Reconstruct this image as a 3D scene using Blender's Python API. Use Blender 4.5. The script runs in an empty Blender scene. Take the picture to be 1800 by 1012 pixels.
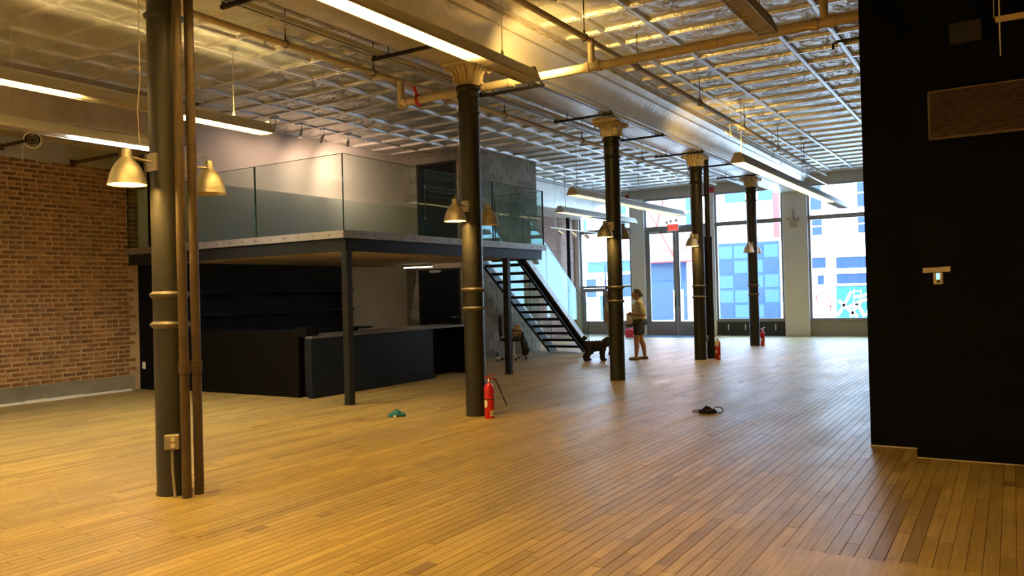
import bpy, bmesh, math, random
from mathutils import Vector, Matrix
rnd = random.Random(7)
scene = bpy.context.scene
COL = scene.collection
# ------------------------------------------------------------------ camera
F_PX, YAW, PITCH, ROLL, HC = 1414.27, 0.556325, 0.0075831, -0.026297, 1.5
fwd = Vector((-math.sin(YAW)*math.cos(PITCH), math.cos(YAW)*math.cos(PITCH), math.sin(PITCH)))
r0 = Vector((math.cos(YAW), math.sin(YAW), 0)); u0 = r0.cross(fwd)
rgt = r0*math.cos(ROLL) + u0*math.sin(ROLL); upv = u0*math.cos(ROLL) - r0*math.sin(ROLL)
cam_d = bpy.data.cameras.new('camera'); cam = bpy.data.objects.new('camera', cam_d); COL.objects.link(cam)
cam_d.sensor_width = 36; cam_d.lens = 36*F_PX/1800; cam_d.clip_start = 0.05; cam_d.clip_end = 300
M = Matrix((rgt, upv, -fwd)).transposed().to_4x4(); M.translation = (0, 0, HC); cam.matrix_world = M
scene.camera = cam
# ------------------------------------------------------------------ world, sun, exposure
scene.view_settings.view_transform = 'Standard'; scene.view_settings.look = 'None'
scene.view_settings.gamma = 1; scene.view_settings.use_curve_mapping = False
scene.view_settings.exposure = 1.0
w = bpy.data.worlds.new('sky'); scene.world = w; w.use_nodes = True
nt = w.node_tree; bg = nt.nodes['Background']
bg.inputs['Color'].default_value = (0.42, 0.68, 1.0, 1); bg.inputs['Strength'].default_value = 10.5
sun_d = bpy.data.lights.new('sun', 'SUN'); sun = bpy.data.objects.new('sun', sun_d); COL.objects.link(sun)
sun_d.energy = 5.0; sun_d.angle = 0.01; sun_d.color = (1.0, 0.95, 0.9)
sun.rotation_euler = Vector((0.28, 0.62, -0.75)).to_track_quat('-Z', 'Y').to_euler(); sun.location = (-8, 20, 30)
WARM = (1.0, 0.62, 0.17); FLUO = (1.0, 0.73, 0.27); COOL = (0.86, 0.96, 1.0)
S_BEAM, S_WARM, S_COOL, S_FAR, S_BULB = 60, 98, 120, 24, 45
S_SPOT = 14
cy = scene.cycles
cy.use_denoising = True; cy.max_bounces = 10; cy.diffuse_bounces = 5; cy.glossy_bounces = 5; cy.transmission_bounces = 8
cy.transparent_max_bounces = 24; cy.sample_clamp_indirect = 6; cy.caustics_reflective = False; cy.caustics_refractive = False
try: cy.use_light_tree = True
except Exception: pass

# ------------------------------------------------------------------ materials
def mat(name, col, rough=0.6, metal=0.0, var=None, vscale=6.0, vstretch=(1, 1, 1), bump=0.0, bscale=40.0, bstretch=(1, 1, 1), tint=None, emit=None, estr=0, spec=0.5, detail=4.0, bdist=0.01):
    m = bpy.data.materials.new(name); m.use_nodes = True
    n = m.node_tree.nodes; l = m.node_tree.links; b = n['Principled BSDF']
    b.inputs['Base Color'].default_value = (*col, 1); b.inputs['Roughness'].default_value = rough
    b.inputs['Metallic'].default_value = metal; b.inputs['Specular IOR Level'].default_value = spec
    src = None
    if tint:                                   # per-piece colour: ramp over the face attribute "tint"
        a = n.new('ShaderNodeAttribute'); a.attribute_name = 'tint'
        r = n.new('ShaderNodeValToRGB'); el = r.color_ramp.elements
        while len(el) < len(tint): el.new(0.5)
        for e, (p, c) in zip(el, tint): e.position = p; e.color = (*c, 1)
        l.new(a.outputs['Fac'], r.inputs['Fac']); src = r.outputs['Color']
    tc = n.new('ShaderNodeTexCoord')
    if var:
        mp = n.new('ShaderNodeMapping'); mp.inputs['Scale'].default_value = vstretch; l.new(tc.outputs['Object'], mp.inputs['Vector'])
        nz = n.new('ShaderNodeTexNoise'); nz.inputs['Scale'].default_value = vscale; nz.inputs['Detail'].default_value = detail
        l.new(mp.outputs['Vector'], nz.inputs['Vector'])
        mr = n.new('ShaderNodeMapRange'); mr.inputs['From Min'].default_value = 0.35; mr.inputs['From Max'].default_value = 0.68
        l.new(nz.outputs['Fac'], mr.inputs['Value'])
        mx = n.new('ShaderNodeMix'); mx.data_type = 'RGBA'
        l.new(mr.outputs['Result'], mx.inputs['Factor'])
        if src: l.new(src, mx.inputs['A'])
        else: mx.inputs['A'].default_value = (*col, 1)
        if tint:
            mx.blend_type = 'MULTIPLY'
        mx.inputs['B'].default_value = (*var, 1); src = mx.outputs['Result']
    if src: l.new(src, b.inputs['Base Color'])
    if bump:
        mp = n.new('ShaderNodeMapping'); mp.inputs['Scale'].default_value = bstretch; l.new(tc.outputs['Object'], mp.inputs['Vector'])
        nz = n.new('ShaderNodeTexNoise'); nz.inputs['Scale'].default_value = bscale; nz.inputs['Detail'].default_value = 5
        l.new(mp.outputs['Vector'], nz.inputs['Vector'])
        bp = n.new('ShaderNodeBump'); bp.inputs['Strength'].default_value = bump; bp.inputs['Distance'].default_value = bdist
        l.new(nz.outputs['Fac'], bp.inputs['Height']); l.new(bp.outputs['Normal'], b.inputs['Normal'])
    if emit:
        b.inputs['Emission Color'].default_value = (*emit, 1); b.inputs['Emission Strength'].default_value = estr
    return m

def glass(name, tint, refl=1.0):
    m = bpy.data.materials.new(name); m.use_nodes = True
    n = m.node_tree.nodes; l = m.node_tree.links; n.clear()
    o = n.new('ShaderNodeOutputMaterial'); mx = n.new('ShaderNodeMixShader'); t = n.new('ShaderNodeBsdfTransparent'); g = n.new('ShaderNodeBsdfGlossy')
    fr = n.new('ShaderNodeFresnel'); fr.inputs['IOR'].default_value = 1.5
    ge = n.new('ShaderNodeNewGeometry'); mr = n.new('ShaderNodeMapRange'); mr.inputs['To Min'].default_value = 1.5; mr.inputs['To Max'].default_value = 1/1.5   # same reflectance from either side of the thin pane
    l.new(ge.outputs['Backfacing'], mr.inputs['Value']); l.new(mr.outputs['Result'], fr.inputs['IOR'])
    t.inputs['Color'].default_value = (*tint, 1); g.inputs['Roughness'].default_value = 0.005; g.inputs['Color'].default_value = (refl*tint[0]**3, refl*tint[1]**2, refl*tint[2]**2, 1)
    l.new(fr.outputs['Fac'], mx.inputs['Fac']); l.new(t.outputs['BSDF'], mx.inputs[1]); l.new(g.outputs['BSDF'], mx.inputs[2]); l.new(mx.outputs['Shader'], o.inputs['Surface'])
    return m

def wood_floor():
    m = mat('maple_boards', (0.5, 0.33, 0.15), 0.38, tint=[(0.0, (0.13, 0.075, 0.028)), (0.1, (0.28, 0.195, 0.064)), (0.3, (0.385, 0.275, 0.09)), (0.7, (0.43, 0.312, 0.105)), (1.0, (0.53, 0.395, 0.15))],
            var=(0.70, 0.66, 0.60), vscale=5.0, vstretch=(9, 0.45, 1), spec=0.45)
    n = m.node_tree.nodes; l = m.node_tree.links; b = n['Principled BSDF']; tc = n.new('ShaderNodeTexCoord')
    old = b.inputs['Base Color'].links[0].from_socket
    # greyed, worn traffic patches in the wood itself
    nz = n.new('ShaderNodeTexNoise'); nz.inputs['Scale'].default_value = 0.55; nz.inputs['Detail'].default_value = 6; nz.inputs['Roughness'].default_value = 0.62
    mp = n.new('ShaderNodeMapping'); mp.inputs['Scale'].default_value = (1.3, 0.6, 1); l.new(tc.outputs['Object'], mp.inputs['Vector']); l.new(mp.outputs['Vector'], nz.inputs['Vector'])
    mr = n.new('ShaderNodeMapRange'); mr.inputs['From Min'].default_value = 0.42; mr.inputs['From Max'].default_value = 0.66; mr.inputs['To Max'].default_value = 0.7
    l.new(nz.outputs['Fac'], mr.inputs['Value'])
    mx = n.new('ShaderNodeMix'); mx.data_type = 'RGBA'; l.new(mr.outputs['Result'], mx.inputs['Factor']); l.new(old, mx.inputs['A']); mx.inputs['B'].default_value = (0.235, 0.178, 0.10, 1)
    # small dark stains and rubbed dirt
    n5 = n.new('ShaderNodeTexNoise'); n5.inputs['Scale'].default_value = 3.2; n5.inputs['Detail'].default_value = 7; n5.inputs['Roughness'].default_value = 0.7
    l.new(tc.outputs['Object'], n5.inputs['Vector'])
    m5 = n.new('ShaderNodeMapRange'); m5.inputs['From Min'].default_value = 0.56; m5.inputs['From Max'].default_value = 0.78; m5.inputs['To Max'].default_value = 0.75; l.new(n5.outputs['Fac'], m5.inputs['Value'])
    x5 = n.new('ShaderNodeMix'); x5.data_type = 'RGBA'; l.new(m5.outputs['Result'], x5.inputs['Factor']); l.new(mx.outputs['Result'], x5.inputs['A']); x5.inputs['B'].default_value = (0.15, 0.105, 0.05, 1)
    l.new(x5.outputs['Result'], b.inputs['Base Color'])
    n2 = n.new('ShaderNodeTexNoise'); n2.inputs['Scale'].default_value = 1.7; n2.inputs['Detail'].default_value = 5
    mp2 = n.new('ShaderNodeMapping'); mp2.inputs['Scale'].default_value = (1.5, 0.6, 1); l.new(tc.outputs['Object'], mp2.inputs['Vector']); l.new(mp2.outputs['Vector'], n2.inputs['Vector'])
    rr = n.new('ShaderNodeMapRange'); rr.inputs['To Min'].default_value = 0.30; rr.inputs['To Max'].default_value = 0.55; l.new(n2.outputs['Fac'], rr.inputs['Value']); l.new(rr.outputs['Result'], b.inputs['Roughness'])
    n3 = n.new('ShaderNodeTexNoise'); n3.inputs['Scale'].default_value = 12; n3.inputs['Detail'].default_value = 3
    mp3 = n.new('ShaderNodeMapping'); mp3.inputs['Scale'].default_value = (2, 0.4, 1); l.new(tc.outputs['Object'], mp3.inputs['Vector']); l.new(mp3.outputs['Vector'], n3.inputs['Vector'])
    bp = n.new('ShaderNodeBump'); bp.inputs['Strength'].default_value = 0.25; bp.inputs['Distance'].default_value = 0.004; l.new(n3.outputs['Fac'], bp.inputs['Height']); l.new(bp.outputs['Normal'], b.inputs['Normal'])
    return m

def tin(name, col, bscale, bump, metal=0.55, rough=0.32):
    m = mat(name, col, rough, metal, var=tuple(c*0.85 for c in col), vscale=3.0)
    n = m.node_tree.nodes; l = m.node_tree.links; b = n['Principled BSDF']; tc = n.new('ShaderNodeTexCoord')
    v = n.new('ShaderNodeTexVoronoi'); v.inputs['Scale'].default_value = bscale; v.feature = 'SMOOTH_F1'
    nz = n.new('ShaderNodeTexNoise'); nz.inputs['Scale'].default_value = bscale*0.45; nz.inputs['Detail'].default_value = 3; nz.inputs['Distortion'].default_value = 1.2
    l.new(tc.outputs['Object'], v.inputs['Vector']); l.new(tc.outputs['Object'], nz.inputs['Vector'])
    ad = n.new('ShaderNodeMath'); ad.operation = 'ADD'; l.new(v.outputs['Distance'], ad.inputs[0]); l.new(nz.outputs['Fac'], ad.inputs[1])
    bp = n.new('ShaderNodeBump'); bp.inputs['Strength'].default_value = bump; bp.inputs['Distance'].default_value = 0.03; l.new(ad.outputs['Value'], bp.inputs['Height']); l.new(bp.outputs['Normal'], b.inputs['Normal'])
    return m

def brick_far(name, c1, c2, mortar, scale, bw=0.21, bh=0.075):
    m = mat(name, c1, 0.9); n = m.node_tree.nodes; l = m.node_tree.links; b = n['Principled BSDF']
    tc = n.new('ShaderNodeTexCoord'); sp = n.new('ShaderNodeSeparateXYZ'); cb = n.new('ShaderNodeCombineXYZ'); bt = n.new('ShaderNodeTexBrick')
    ad = n.new('ShaderNodeMath'); l.new(tc.outputs['Object'], sp.inputs[0]); l.new(sp.outputs['X'], ad.inputs[0]); l.new(sp.outputs['Y'], ad.inputs[1])
    l.new(ad.outputs[0], cb.inputs['X']); l.new(sp.outputs['Z'], cb.inputs['Y']); l.new(cb.outputs[0], bt.inputs['Vector'])
    bt.inputs['Color1'].default_value = (*c1, 1); bt.inputs['Color2'].default_value = (*c2, 1); bt.inputs['Mortar'].default_value = (*mortar, 1)
    bt.inputs['Scale'].default_value = 1; bt.inputs['Brick Width'].default_value = bw; bt.inputs['Row Height'].default_value = bh; bt.inputs['Mortar Size'].default_value = 0.006
    l.new(bt.outputs['Color'], b.inputs['Base Color']); return m

WOOD = wood_floor()
TIN = tin('pressed_tin', (0.84, 0.82, 0.79), 45, 0.35, 0.55, 0.30)
TINB = tin('pressed_tin_beam', (0.82, 0.78, 0.70), 16, 0.16, 0.5, 0.38)
TINM = mat('tin_moulding', (0.66, 0.63, 0.58), 0.4, 0.7, var=(0.5, 0.45, 0.38), vscale=4, bump=0.3, bscale=60)
BRICK = mat('old_brick', (0.3, 0.13, 0.05), 0.9, tint=[(0, (0.17, 0.088, 0.038)), (0.3, (0.25, 0.125, 0.052)), (0.7, (0.36, 0.185, 0.078)), (0.97, (0.42, 0.225, 0.095)), (1.0, (0.5, 0.06, 0.02))], var=(0.68, 0.66, 0.62), vscale=7, bump=0.6, bscale=55)
MORTAR = mat('lime_mortar', (0.60, 0.44, 0.25), 0.95, var=(0.42, 0.30, 0.17), vscale=5, bump=0.5, bscale=50)
FARBRICK = brick_far('far_brick', (0.36, 0.19, 0.13), (0.28, 0.14, 0.10), (0.48, 0.40, 0.34), 1)
CONC = mat('grey_concrete', (0.24, 0.22, 0.18), 0.85, var=(0.15, 0.14, 0.12), vscale=3, bump=0.2)
PLAST = mat('white_plaster', (0.62, 0.58, 0.52), 0.8, var=(0.55, 0.50, 0.44), vscale=1.2)
SOFF = mat('beige_paint', (0.58, 0.49, 0.34), 0.75, var=(0.42, 0.33, 0.2), vscale=1.5)
GREYP = mat('grey_plaster', (0.42, 0.42, 0.40), 0.8, var=(0.34, 0.34, 0.32), vscale=2)
WHITE = mat('white_wall_paint', (0.70, 0.66, 0.62), 0.7, var=(0.66, 0.62, 0.57), vscale=0.8)
SAGE = mat('pale_green_paint', (0.70, 0.76, 0.68), 0.7)
CLEAN = mat('clean_white_paint', (0.86, 0.86, 0.85), 0.6)
BLACK = mat('black_wall_paint', (0.0032, 0.0040, 0.0056), 0.7, spec=0.06, var=(0.0045, 0.0054, 0.007), vscale=3, bump=0.08, bscale=120)
NAVY = mat('black_blue_paint', (0.006, 0.0085, 0.012), 0.5, spec=0.14, var=(0.009, 0.012, 0.017), vscale=2.5)
CMU = mat('block_grey', (0.36, 0.34, 0.29), 0.9, tint=[(0, (0.25, 0.235, 0.195)), (1, (0.37, 0.35, 0.295))], var=(0.8, 0.8, 0.8), vscale=9, bump=0.4, bscale=90)
JOINT = mat('block_joint', (0.46, 0.43, 0.36), 0.95)
IRON = mat('painted_cast_iron', (0.023, 0.0205, 0.015), 0.43, spec=0.35, var=(0.016, 0.0145, 0.011), vscale=9, bump=0.12, bscale=30)
BRPIPE = mat('brown_painted_pipe', (0.060, 0.037, 0.014), 0.5, spec=0.35, var=(0.04, 0.025, 0.01), vscale=5)
CREAM = mat('cream_paint', (0.66, 0.57, 0.39), 0.55, var=(0.58, 0.49, 0.32), vscale=10)
GALV = mat('grey_conduit', (0.62, 0.63, 0.64), 0.4, 0.5)
STEEL = mat('dark_steel', (0.011, 0.011, 0.012), 0.42, 0.0, spec=0.22, var=(0.016, 0.015, 0.015), vscale=6)
STRIP = mat('raw_steel_channel', (0.40, 0.38, 0.35), 0.42, 0.55, var=(0.33, 0.31, 0.29), vscale=4)
DARK = mat('matte_black', (0.01, 0.01, 0.01), 0.6)
RUB = mat('black_rubber', (0.02, 0.02, 0.02), 0.5)
ALU = mat('brushed_aluminium', (0.40, 0.37, 0.30), 0.48, 0.85, var=(0.33, 0.30, 0.24), vscale=12, vstretch=(1, 1, 8))
CHROME = mat('chrome', (0.7, 0.7, 0.7), 0.15, 1)
FIXT = mat('fixture_white', (0.46, 0.42, 0.34), 0.5)
FRAME = mat('grey_window_frame', (0.30, 0.31, 0.32), 0.4, 0.3)
PANEL = mat('grey_base_panel', (0.38, 0.37, 0.34), 0.6)
DPANEL = mat('dark_base_panel', (0.035, 0.038, 0.045), 0.5)
GRAIL = glass('railing_glass', (0.90, 0.955, 0.935), 0.45)
GEDGE = mat('green_glass_edge', (0.015, 0.05, 0.042), 0.15)
GWIN = glass('window_glass', (0.95, 0.97, 0.98), 0.5)
RED = mat('red_enamel', (0.52, 0.012, 0.012), 0.3)
REDP = mat('red_paint', (0.55, 0.03, 0.02), 0.5)
LABELM = mat('cream_sticker', (0.75, 0.68, 0.5), 0.6)
BEIGEPL = mat('beige_plastic', (0.58, 0.50, 0.38), 0.5)
TAN = mat('tan_grille', (0.17, 0.112, 0.07), 0.5)
DULL = mat('dull_galvanised', (0.24, 0.215, 0.16), 0.5, 0.4)
TEAL = mat('teal_cloth', (0.015, 0.16, 0.19), 0.9, var=(0.01, 0.1, 0.13), vscale=20)
NAVYC = mat('navy_cloth', (0.008, 0.010, 0.02), 0.85)
SKIN = mat('skin', (0.42, 0.21, 0.13), 0.55)
HAIR = mat('brown_hair', (0.07, 0.04, 0.022), 0.6, var=(0.10, 0.055, 0.03), vscale=60)
GHAIR = mat('light_brown_hair', (0.22, 0.15, 0.10), 0.6)
SHIRT = mat('cream_shirt', (0.68, 0.62, 0.47), 0.85)
DENIM = mat('dark_denim', (0.03, 0.04, 0.05), 0.85, var=(0.045, 0.055, 0.065), vscale=30)
BEIGEC = mat('beige_trousers', (0.5, 0.43, 0.33), 0.85)
SHOE = mat('taupe_shoe', (0.12, 0.085, 0.06), 0.7)
FUR = mat('black_curly_fur', (0.014, 0.010, 0.008), 0.95, var=(0.03, 0.02, 0.014), vscale=40)
PAPER = mat('tan_paper', (0.48, 0.32, 0.18), 0.8)
PINKBAG = mat('pink_red_fabric', (0.72, 0.05, 0.10), 0.6)
PINK = mat('dusty_pink_cloth', (0.5, 0.28, 0.22), 0.8)
GREENB = mat('green_glass_bottle', (0.01, 0.15, 0.05), 0.15)
MATB = mat('blue_floor_mat', (0.03, 0.05, 0.11), 0.9)
EXW = mat('white_facade', (0.80, 0.76, 0.74), 0.8, var=(0.76, 0.70, 0.68), vscale=0.6)
EXR = mat('red_facade', (0.80, 0.42, 0.34), 0.8, var=(0.84, 0.70, 0.64), vscale=0.9)
EXB = mat('blue_shutter', (0.006, 0.026, 0.095), 0.5)
EXG = mat('blue_dark_glass', (0.006, 0.022, 0.055), 0.4)
EXL = mat('pale_blue_glass', (0.022, 0.062, 0.15), 0.4)
CYAN = mat('cyan_paint', (0.004, 0.075, 0.095), 0.6)
ASPH = mat('street_asphalt', (0.30, 0.30, 0.31), 0.9, var=(0.25, 0.25, 0.26), vscale=2)
SIDEW = mat('pale_pavement', (0.5, 0.49, 0.47), 0.9)
SCREEN = mat('lit_screen', (0.1, 0.3, 0.6), 0.3, emit=(0.25, 0.55, 1.0), estr=0.9)
EXITM = mat('exit_sign_face', (0.5, 0.06, 0.06), 0.4, emit=(1.0, 0.10, 0.08), estr=0.75)
def emitm(name, col, s):
    return mat(name, (0.9, 0.9, 0.9), 0.4, emit=col, estr=s)

# ------------------------------------------------------------------ mesh helpers
class MB:
    def __init__(s): s.v = []; s.f = []; s.t = []
    def add(s, v, f, t=0.5):
        o = len(s.v); s.v.extend([tuple(p) for p in v]); s.f.extend([tuple(i+o for i in q) for q in f]); s.t.extend([t]*len(f)); return s
    def box(s, x0, x1, y0, y1, z0, z1, t=0.5):
        x0, x1 = min(x0, x1), max(x0, x1); y0, y1 = min(y0, y1), max(y0, y1); z0, z1 = min(z0, z1), max(z0, z1)
        v = [(x0, y0, z0), (x1, y0, z0), (x1, y1, z0), (x0, y1, z0), (x0, y0, z1), (x1, y0, z1), (x1, y1, z1), (x0, y1, z1)]
        return s.add(v, [(3, 2, 1, 0), (4, 5, 6, 7), (0, 1, 5, 4), (1, 2, 6, 5), (2, 3, 7, 6), (3, 0, 4, 7)], t)
    def cbox(s, x0, x1, y0, y1, z0, z1, c=0.005, t=0.5):      # chamfered box
        b = bmesh.new(); bmesh.ops.create_cube(b, size=1)
        for p in b.verts: p.co = Vector(((x0+x1)/2 + p.co.x*(x1-x0), (y0+y1)/2 + p.co.y*(y1-y0), (z0+z1)/2 + p.co.z*(z1-z0)))
        bmesh.ops.bevel(b, geom=list(b.edges), offset=c, segments=1, affect='EDGES')
        b.verts.index_update(); s.add([tuple(p.co) for p in b.verts], [[q.index for q in f.verts] for f in b.faces], t); b.free(); return s
    def bar(s, p, q, wd, ht, t=0.5, up=(0, 0, 1)):             # rectangular bar between two points
        p = Vector(p); q = Vector(q); d = (q-p).normalized(); u = Vector(up)
        if abs(d.dot(u)) > 0.95: u = Vector((1, 0, 0))
        sd = d.cross(u).normalized(); u = sd.cross(d)
        v = [e + sd*a*wd/2 + u*b*ht/2 for e in (p, q) for a, b in ((-1, -1), (1, -1), (1, 1), (-1, 1))]
        return s.add(v, [(0, 1, 2, 3), (7, 6, 5, 4), (0, 4, 5, 1), (1, 5, 6, 2), (2, 6, 7, 3), (3, 7, 4, 0)], t)
    def tube(s, pts, r, n=10, caps=True, t=0.5):
        pts = [Vector(p) for p in pts]; rs = r if isinstance(r, (list, tuple)) else [r]*len(pts)
        d0 = (pts[1]-pts[0]).normalized(); a = Vector((0, 0, 1)) if abs(d0.z) < 0.9 else Vector((1, 0, 0)); u = d0.cross(a).normalized(); vs = []
        for i, p in enumerate(pts):
            d = ((pts[min(i+1, len(pts)-1)] - pts[max(i-1, 0)])).normalized()
            u = (u - d*u.dot(d)).normalized(); w_ = d.cross(u)
            for k in range(n):
                an = 2*math.pi*k/n; vs.append(p + (u*math.cos(an) + w_*math.sin(an))*rs[i])
        fs = [(i*n+k, i*n+(k+1) % n, (i+1)*n+(k+1) % n, (i+1)*n+k) for i in range(len(pts)-1) for k in range(n)]
        if caps: fs += [tuple(range(n-1, -1, -1)), tuple((len(pts)-1)*n+k for k in range(n))]
        return s.add(vs, fs, t)
    def lathe(s, prof, c, n=24, axis='z', caps=False, t=0.5):
        vs = []
        for r, h in prof:
            for k in range(n):
                an = 2*math.pi*k/n; a, b = r*math.cos(an), r*math.sin(an)
                vs.append({'z': (c[0]+a, c[1]+b, c[2]+h), 'y': (c[0]+b, c[1]+h, c[2]+a), 'x': (c[0]+h, c[1]+a, c[2]+b)}[axis])
        m = len(prof); fs = [(i*n+k, i*n+(k+1) % n, (i+1)*n+(k+1) % n, (i+1)*n+k) for i in range(m-1) for k in range(n)]
        if caps: fs += [tuple(range(n-1, -1, -1)), tuple((m-1)*n+k for k in range(n))]
        return s.add(vs, fs, t)
    def extr(s, poly, axis, a, b, t=0.5):                        # polygon (in the two other axes) extruded along axis
        n = len(poly)
        def P(p, h): return {'x': (h, p[0], p[1]), 'y': (p[0], h, p[1]), 'z': (p[0], p[1], h)}[axis]
        vs = [P(p, a) for p in poly] + [P(p, b) for p in poly]
        fs = [(i, (i+1) % n, n+(i+1) % n, n+i) for i in range(n)] + [tuple(range(n-1, -1, -1)), tuple(range(n, 2*n))]
        return s.add(vs, fs, t)
    def ball(s, c, r, seg=16, t=0.5, rot=None):
        rx, ry, rz = r if isinstance(r, (list, tuple)) else (r, r, r); b = bmesh.new()
        bmesh.ops.create_uvsphere(b, u_segments=seg, v_segments=max(6, seg*2//3), radius=1)
        b.verts.index_update(); vs = []
        for p in b.verts:
            q = Vector((p.co.x*rx, p.co.y*ry, p.co.z*rz))
            if rot: q = rot @ q
            vs.append(q + Vector(c))
        s.add(vs, [[q.index for q in f.verts] for f in b.faces], t); b.free(); return s
    def caps(s, p, q, r0_, r1_, n=14):                          # tapered capsule
        s.tube([p, q], [r0_, r1_], n); s.ball(p, r0_, n); s.ball(q, r1_, n); return s
    def xf(s, m):
        s.v = [tuple(m @ Vector(p)) for p in s.v]; return s

def wloc(o):
    v = Vector((0, 0, 0))
    while o is not None: v += o.location; o = o.parent
    return v
def part(name, mb, m, parent=None, sm=None, label=None, kind=None, loc=None, mesh_only=False):
    me = bpy.data.meshes.new(name)
    off = wloc(parent) if parent else (Vector(loc) if loc else Vector((0, 0, 0)))
    me.from_pydata([(p[0]-off.x, p[1]-off.y, p[2]-off.z) for p in mb.v], [], mb.f)
    a = me.attributes.new('tint', 'FLOAT', 'FACE'); a.data.foreach_set('value', mb.t)
    if sm is not None:
        me.polygons.foreach_set('use_smooth', [True]*len(me.polygons)); me.set_sharp_from_angle(angle=math.radians(sm))
    me.materials.append(m); me.update()
    if mesh_only: return me
    o = bpy.data.objects.new(name, me); COL.objects.link(o)
    if parent: o.parent = parent
    elif loc: o.location = loc
    if label: o['label'] = label
    if kind: o['kind'] = kind
    return o
def thing(name, label, cat, loc=(0, 0, 0), group=None):
    o = bpy.data.objects.new(name, None); COL.objects.link(o); o.location = loc; o.empty_display_size = 0.1
    o['label'] = label; o['category'] = cat
    if group: o['group'] = group
    return o
def tag(o, label, cat, group=None):
    o['label'] = label; o['category'] = cat
    if group: o['group'] = group
    return o
def struct(name, mb, m, sm=None):
    o = part(name, mb, m, None, sm); o['kind'] = 'structure'; return o
def sroot(name, loc=(0, 0, 0)):
    o = bpy.data.objects.new(name, None); COL.objects.link(o); o.location = loc; o['kind'] = 'structure'; return o
def inst(name, me, loc, parent, rotz=0):
    o = bpy.data.objects.new(name, me); COL.objects.link(o); o.parent = parent; o.location = Vector(loc) - wloc(parent); o.rotation_euler = (0, 0, rotz); return o
def remesh(name, mb, m, vox, parent, smooth=3, label=None, fac=0.5, disp=None):
    o = part(name, mb, m, parent, label=label)
    md = o.modifiers.new('r', 'REMESH'); md.mode = 'VOXEL'; md.voxel_size = vox
    if smooth:
        sm = o.modifiers.new('s', 'SMOOTH'); sm.iterations = smooth; sm.factor = fac
    dg = bpy.context.evaluated_depsgraph_get(); me = bpy.data.meshes.new_from_object(o.evaluated_get(dg)); o.modifiers.clear(); o.data = me
    if disp:
        for v in me.vertices: v.co += disp(v.co, v.normal)
    me.polygons.foreach_set('use_smooth', [True]*len(me.polygons)); me.materials.clear(); me.materials.append(m); me.update(); return o
def text_mesh(txt, size, m, parent, mw, depth=0.004, name='lettering'):
    cu = bpy.data.curves.new(name, 'FONT'); cu.body = txt; cu.size = size; cu.extrude = depth; cu.align_x = 'CENTER'; cu.align_y = 'CENTER'
    o = bpy.data.objects.new(name, cu); COL.objects.link(o); dg = bpy.context.evaluated_depsgraph_get()
    me = bpy.data.meshes.new_from_object(o.evaluated_get(dg)); bpy.data.objects.remove(o); me.transform(mw)
    off = wloc(parent); me.transform(Matrix.Translation(-off)); me.materials.clear(); me.materials.append(m)
    q = bpy.data.objects.new(name, me); COL.objects.link(q); q.parent = parent; return q
def seen(p):                                                    # how large a metre at p shows (0 outside the frame): used to pick which pieces are parts
    d = Vector(p) - Vector((0, 0, HC)); z = d.dot(fwd)
    if z < 0.3: return 0
    x = d.dot(rgt)/z*F_PX; y = d.dot(upv)/z*F_PX
    return F_PX/z if abs(x) < 930 and abs(y) < 540 else 0

# ------------------------------------------------------------------ key dimensions
ZC = 4.885                      # ceiling batten level
XL, XR, YB, YF = -13.1, 1.7, -6.0, 25.35
XW = -12.5                      # wall behind the mezzanine
CX = -5.71
CY = [3.98, 8.29, 12.51, 16.71, 21.08]
# ================================================================== FLOOR
FLOOR = struct('floor', MB().box(XL-0.3, XR+0.3, YB-0.3, YF+0.4, -0.12, -0.006), mat('dark_subfloor', (0.035, 0.02, 0.01), 0.9))
boards = []; bw = 0.0765; x = XL
while x < XR:
    y = YB + rnd.random()*1.2
    while y < YF:
        L = rnd.choice((0.45, 0.8, 1.0, 1.3, 1.6, 1.9)); t = rnd.uniform(0.1, 1.0)
        if rnd.random() < 0.02: L = rnd.uniform(0.08, 0.22); t = rnd.random()*0.06
        boards.append((x, y, min(L, YF-y), t)); y += L
    x += bw
def board(mb, x, y, L, t):
    g = rnd.uniform(0.0003, 0.0014); c = rnd.uniform(0.0008, 0.0020); d = rnd.uniform(-0.0005, 0.0004); h = d-0.004
    x0, x1, y0, y1 = x+g, x+bw-g, y+g, y+L-g
    v = [(x0, y0, h), (x1, y0, h), (x1, y1, h), (x0, y1, h), (x0+c, y0+c, d), (x1-c, y0+c, d), (x1-c, y1-c, d), (x0+c, y1-c, d)]
    mb.add(v, [(4, 5, 6, 7), (0, 1, 5, 4), (1, 2, 6, 5), (2, 3, 7, 6), (3, 0, 4, 7)], t)
def bscore(b):
    s = seen((b[0]+bw/2, b[1]+b[2]/2, 0)); return s*s*b[2]/max(1, math.hypot(b[0], b[1]))
boards.sort(key=bscore, reverse=True)
for b in boards[:300]:
    mb = MB(); board(mb, *b); part('floorboard', mb, WOOD, FLOOR)
mb = MB()
for b in boards[300:]: board(mb, *b)
part('floorboards', mb, WOOD, FLOOR, kind='stuff')
part('floor_patch', MB().cbox(-1.18, 0.9, 3.3, 4.75, 0.0, 0.0024, 0.001, 0.85), WOOD, FLOOR)
mt = struct('trim_1', MB().box(-10.42, -8.5, 24.25, 25.2, 0.0, 0.008), MATB); 
for k in ('kind',): del mt[k]
mt.name = 'floor_mat'; tag(mt, 'dark blue entrance mat on the floor inside the glass doors', 'mat')

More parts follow.
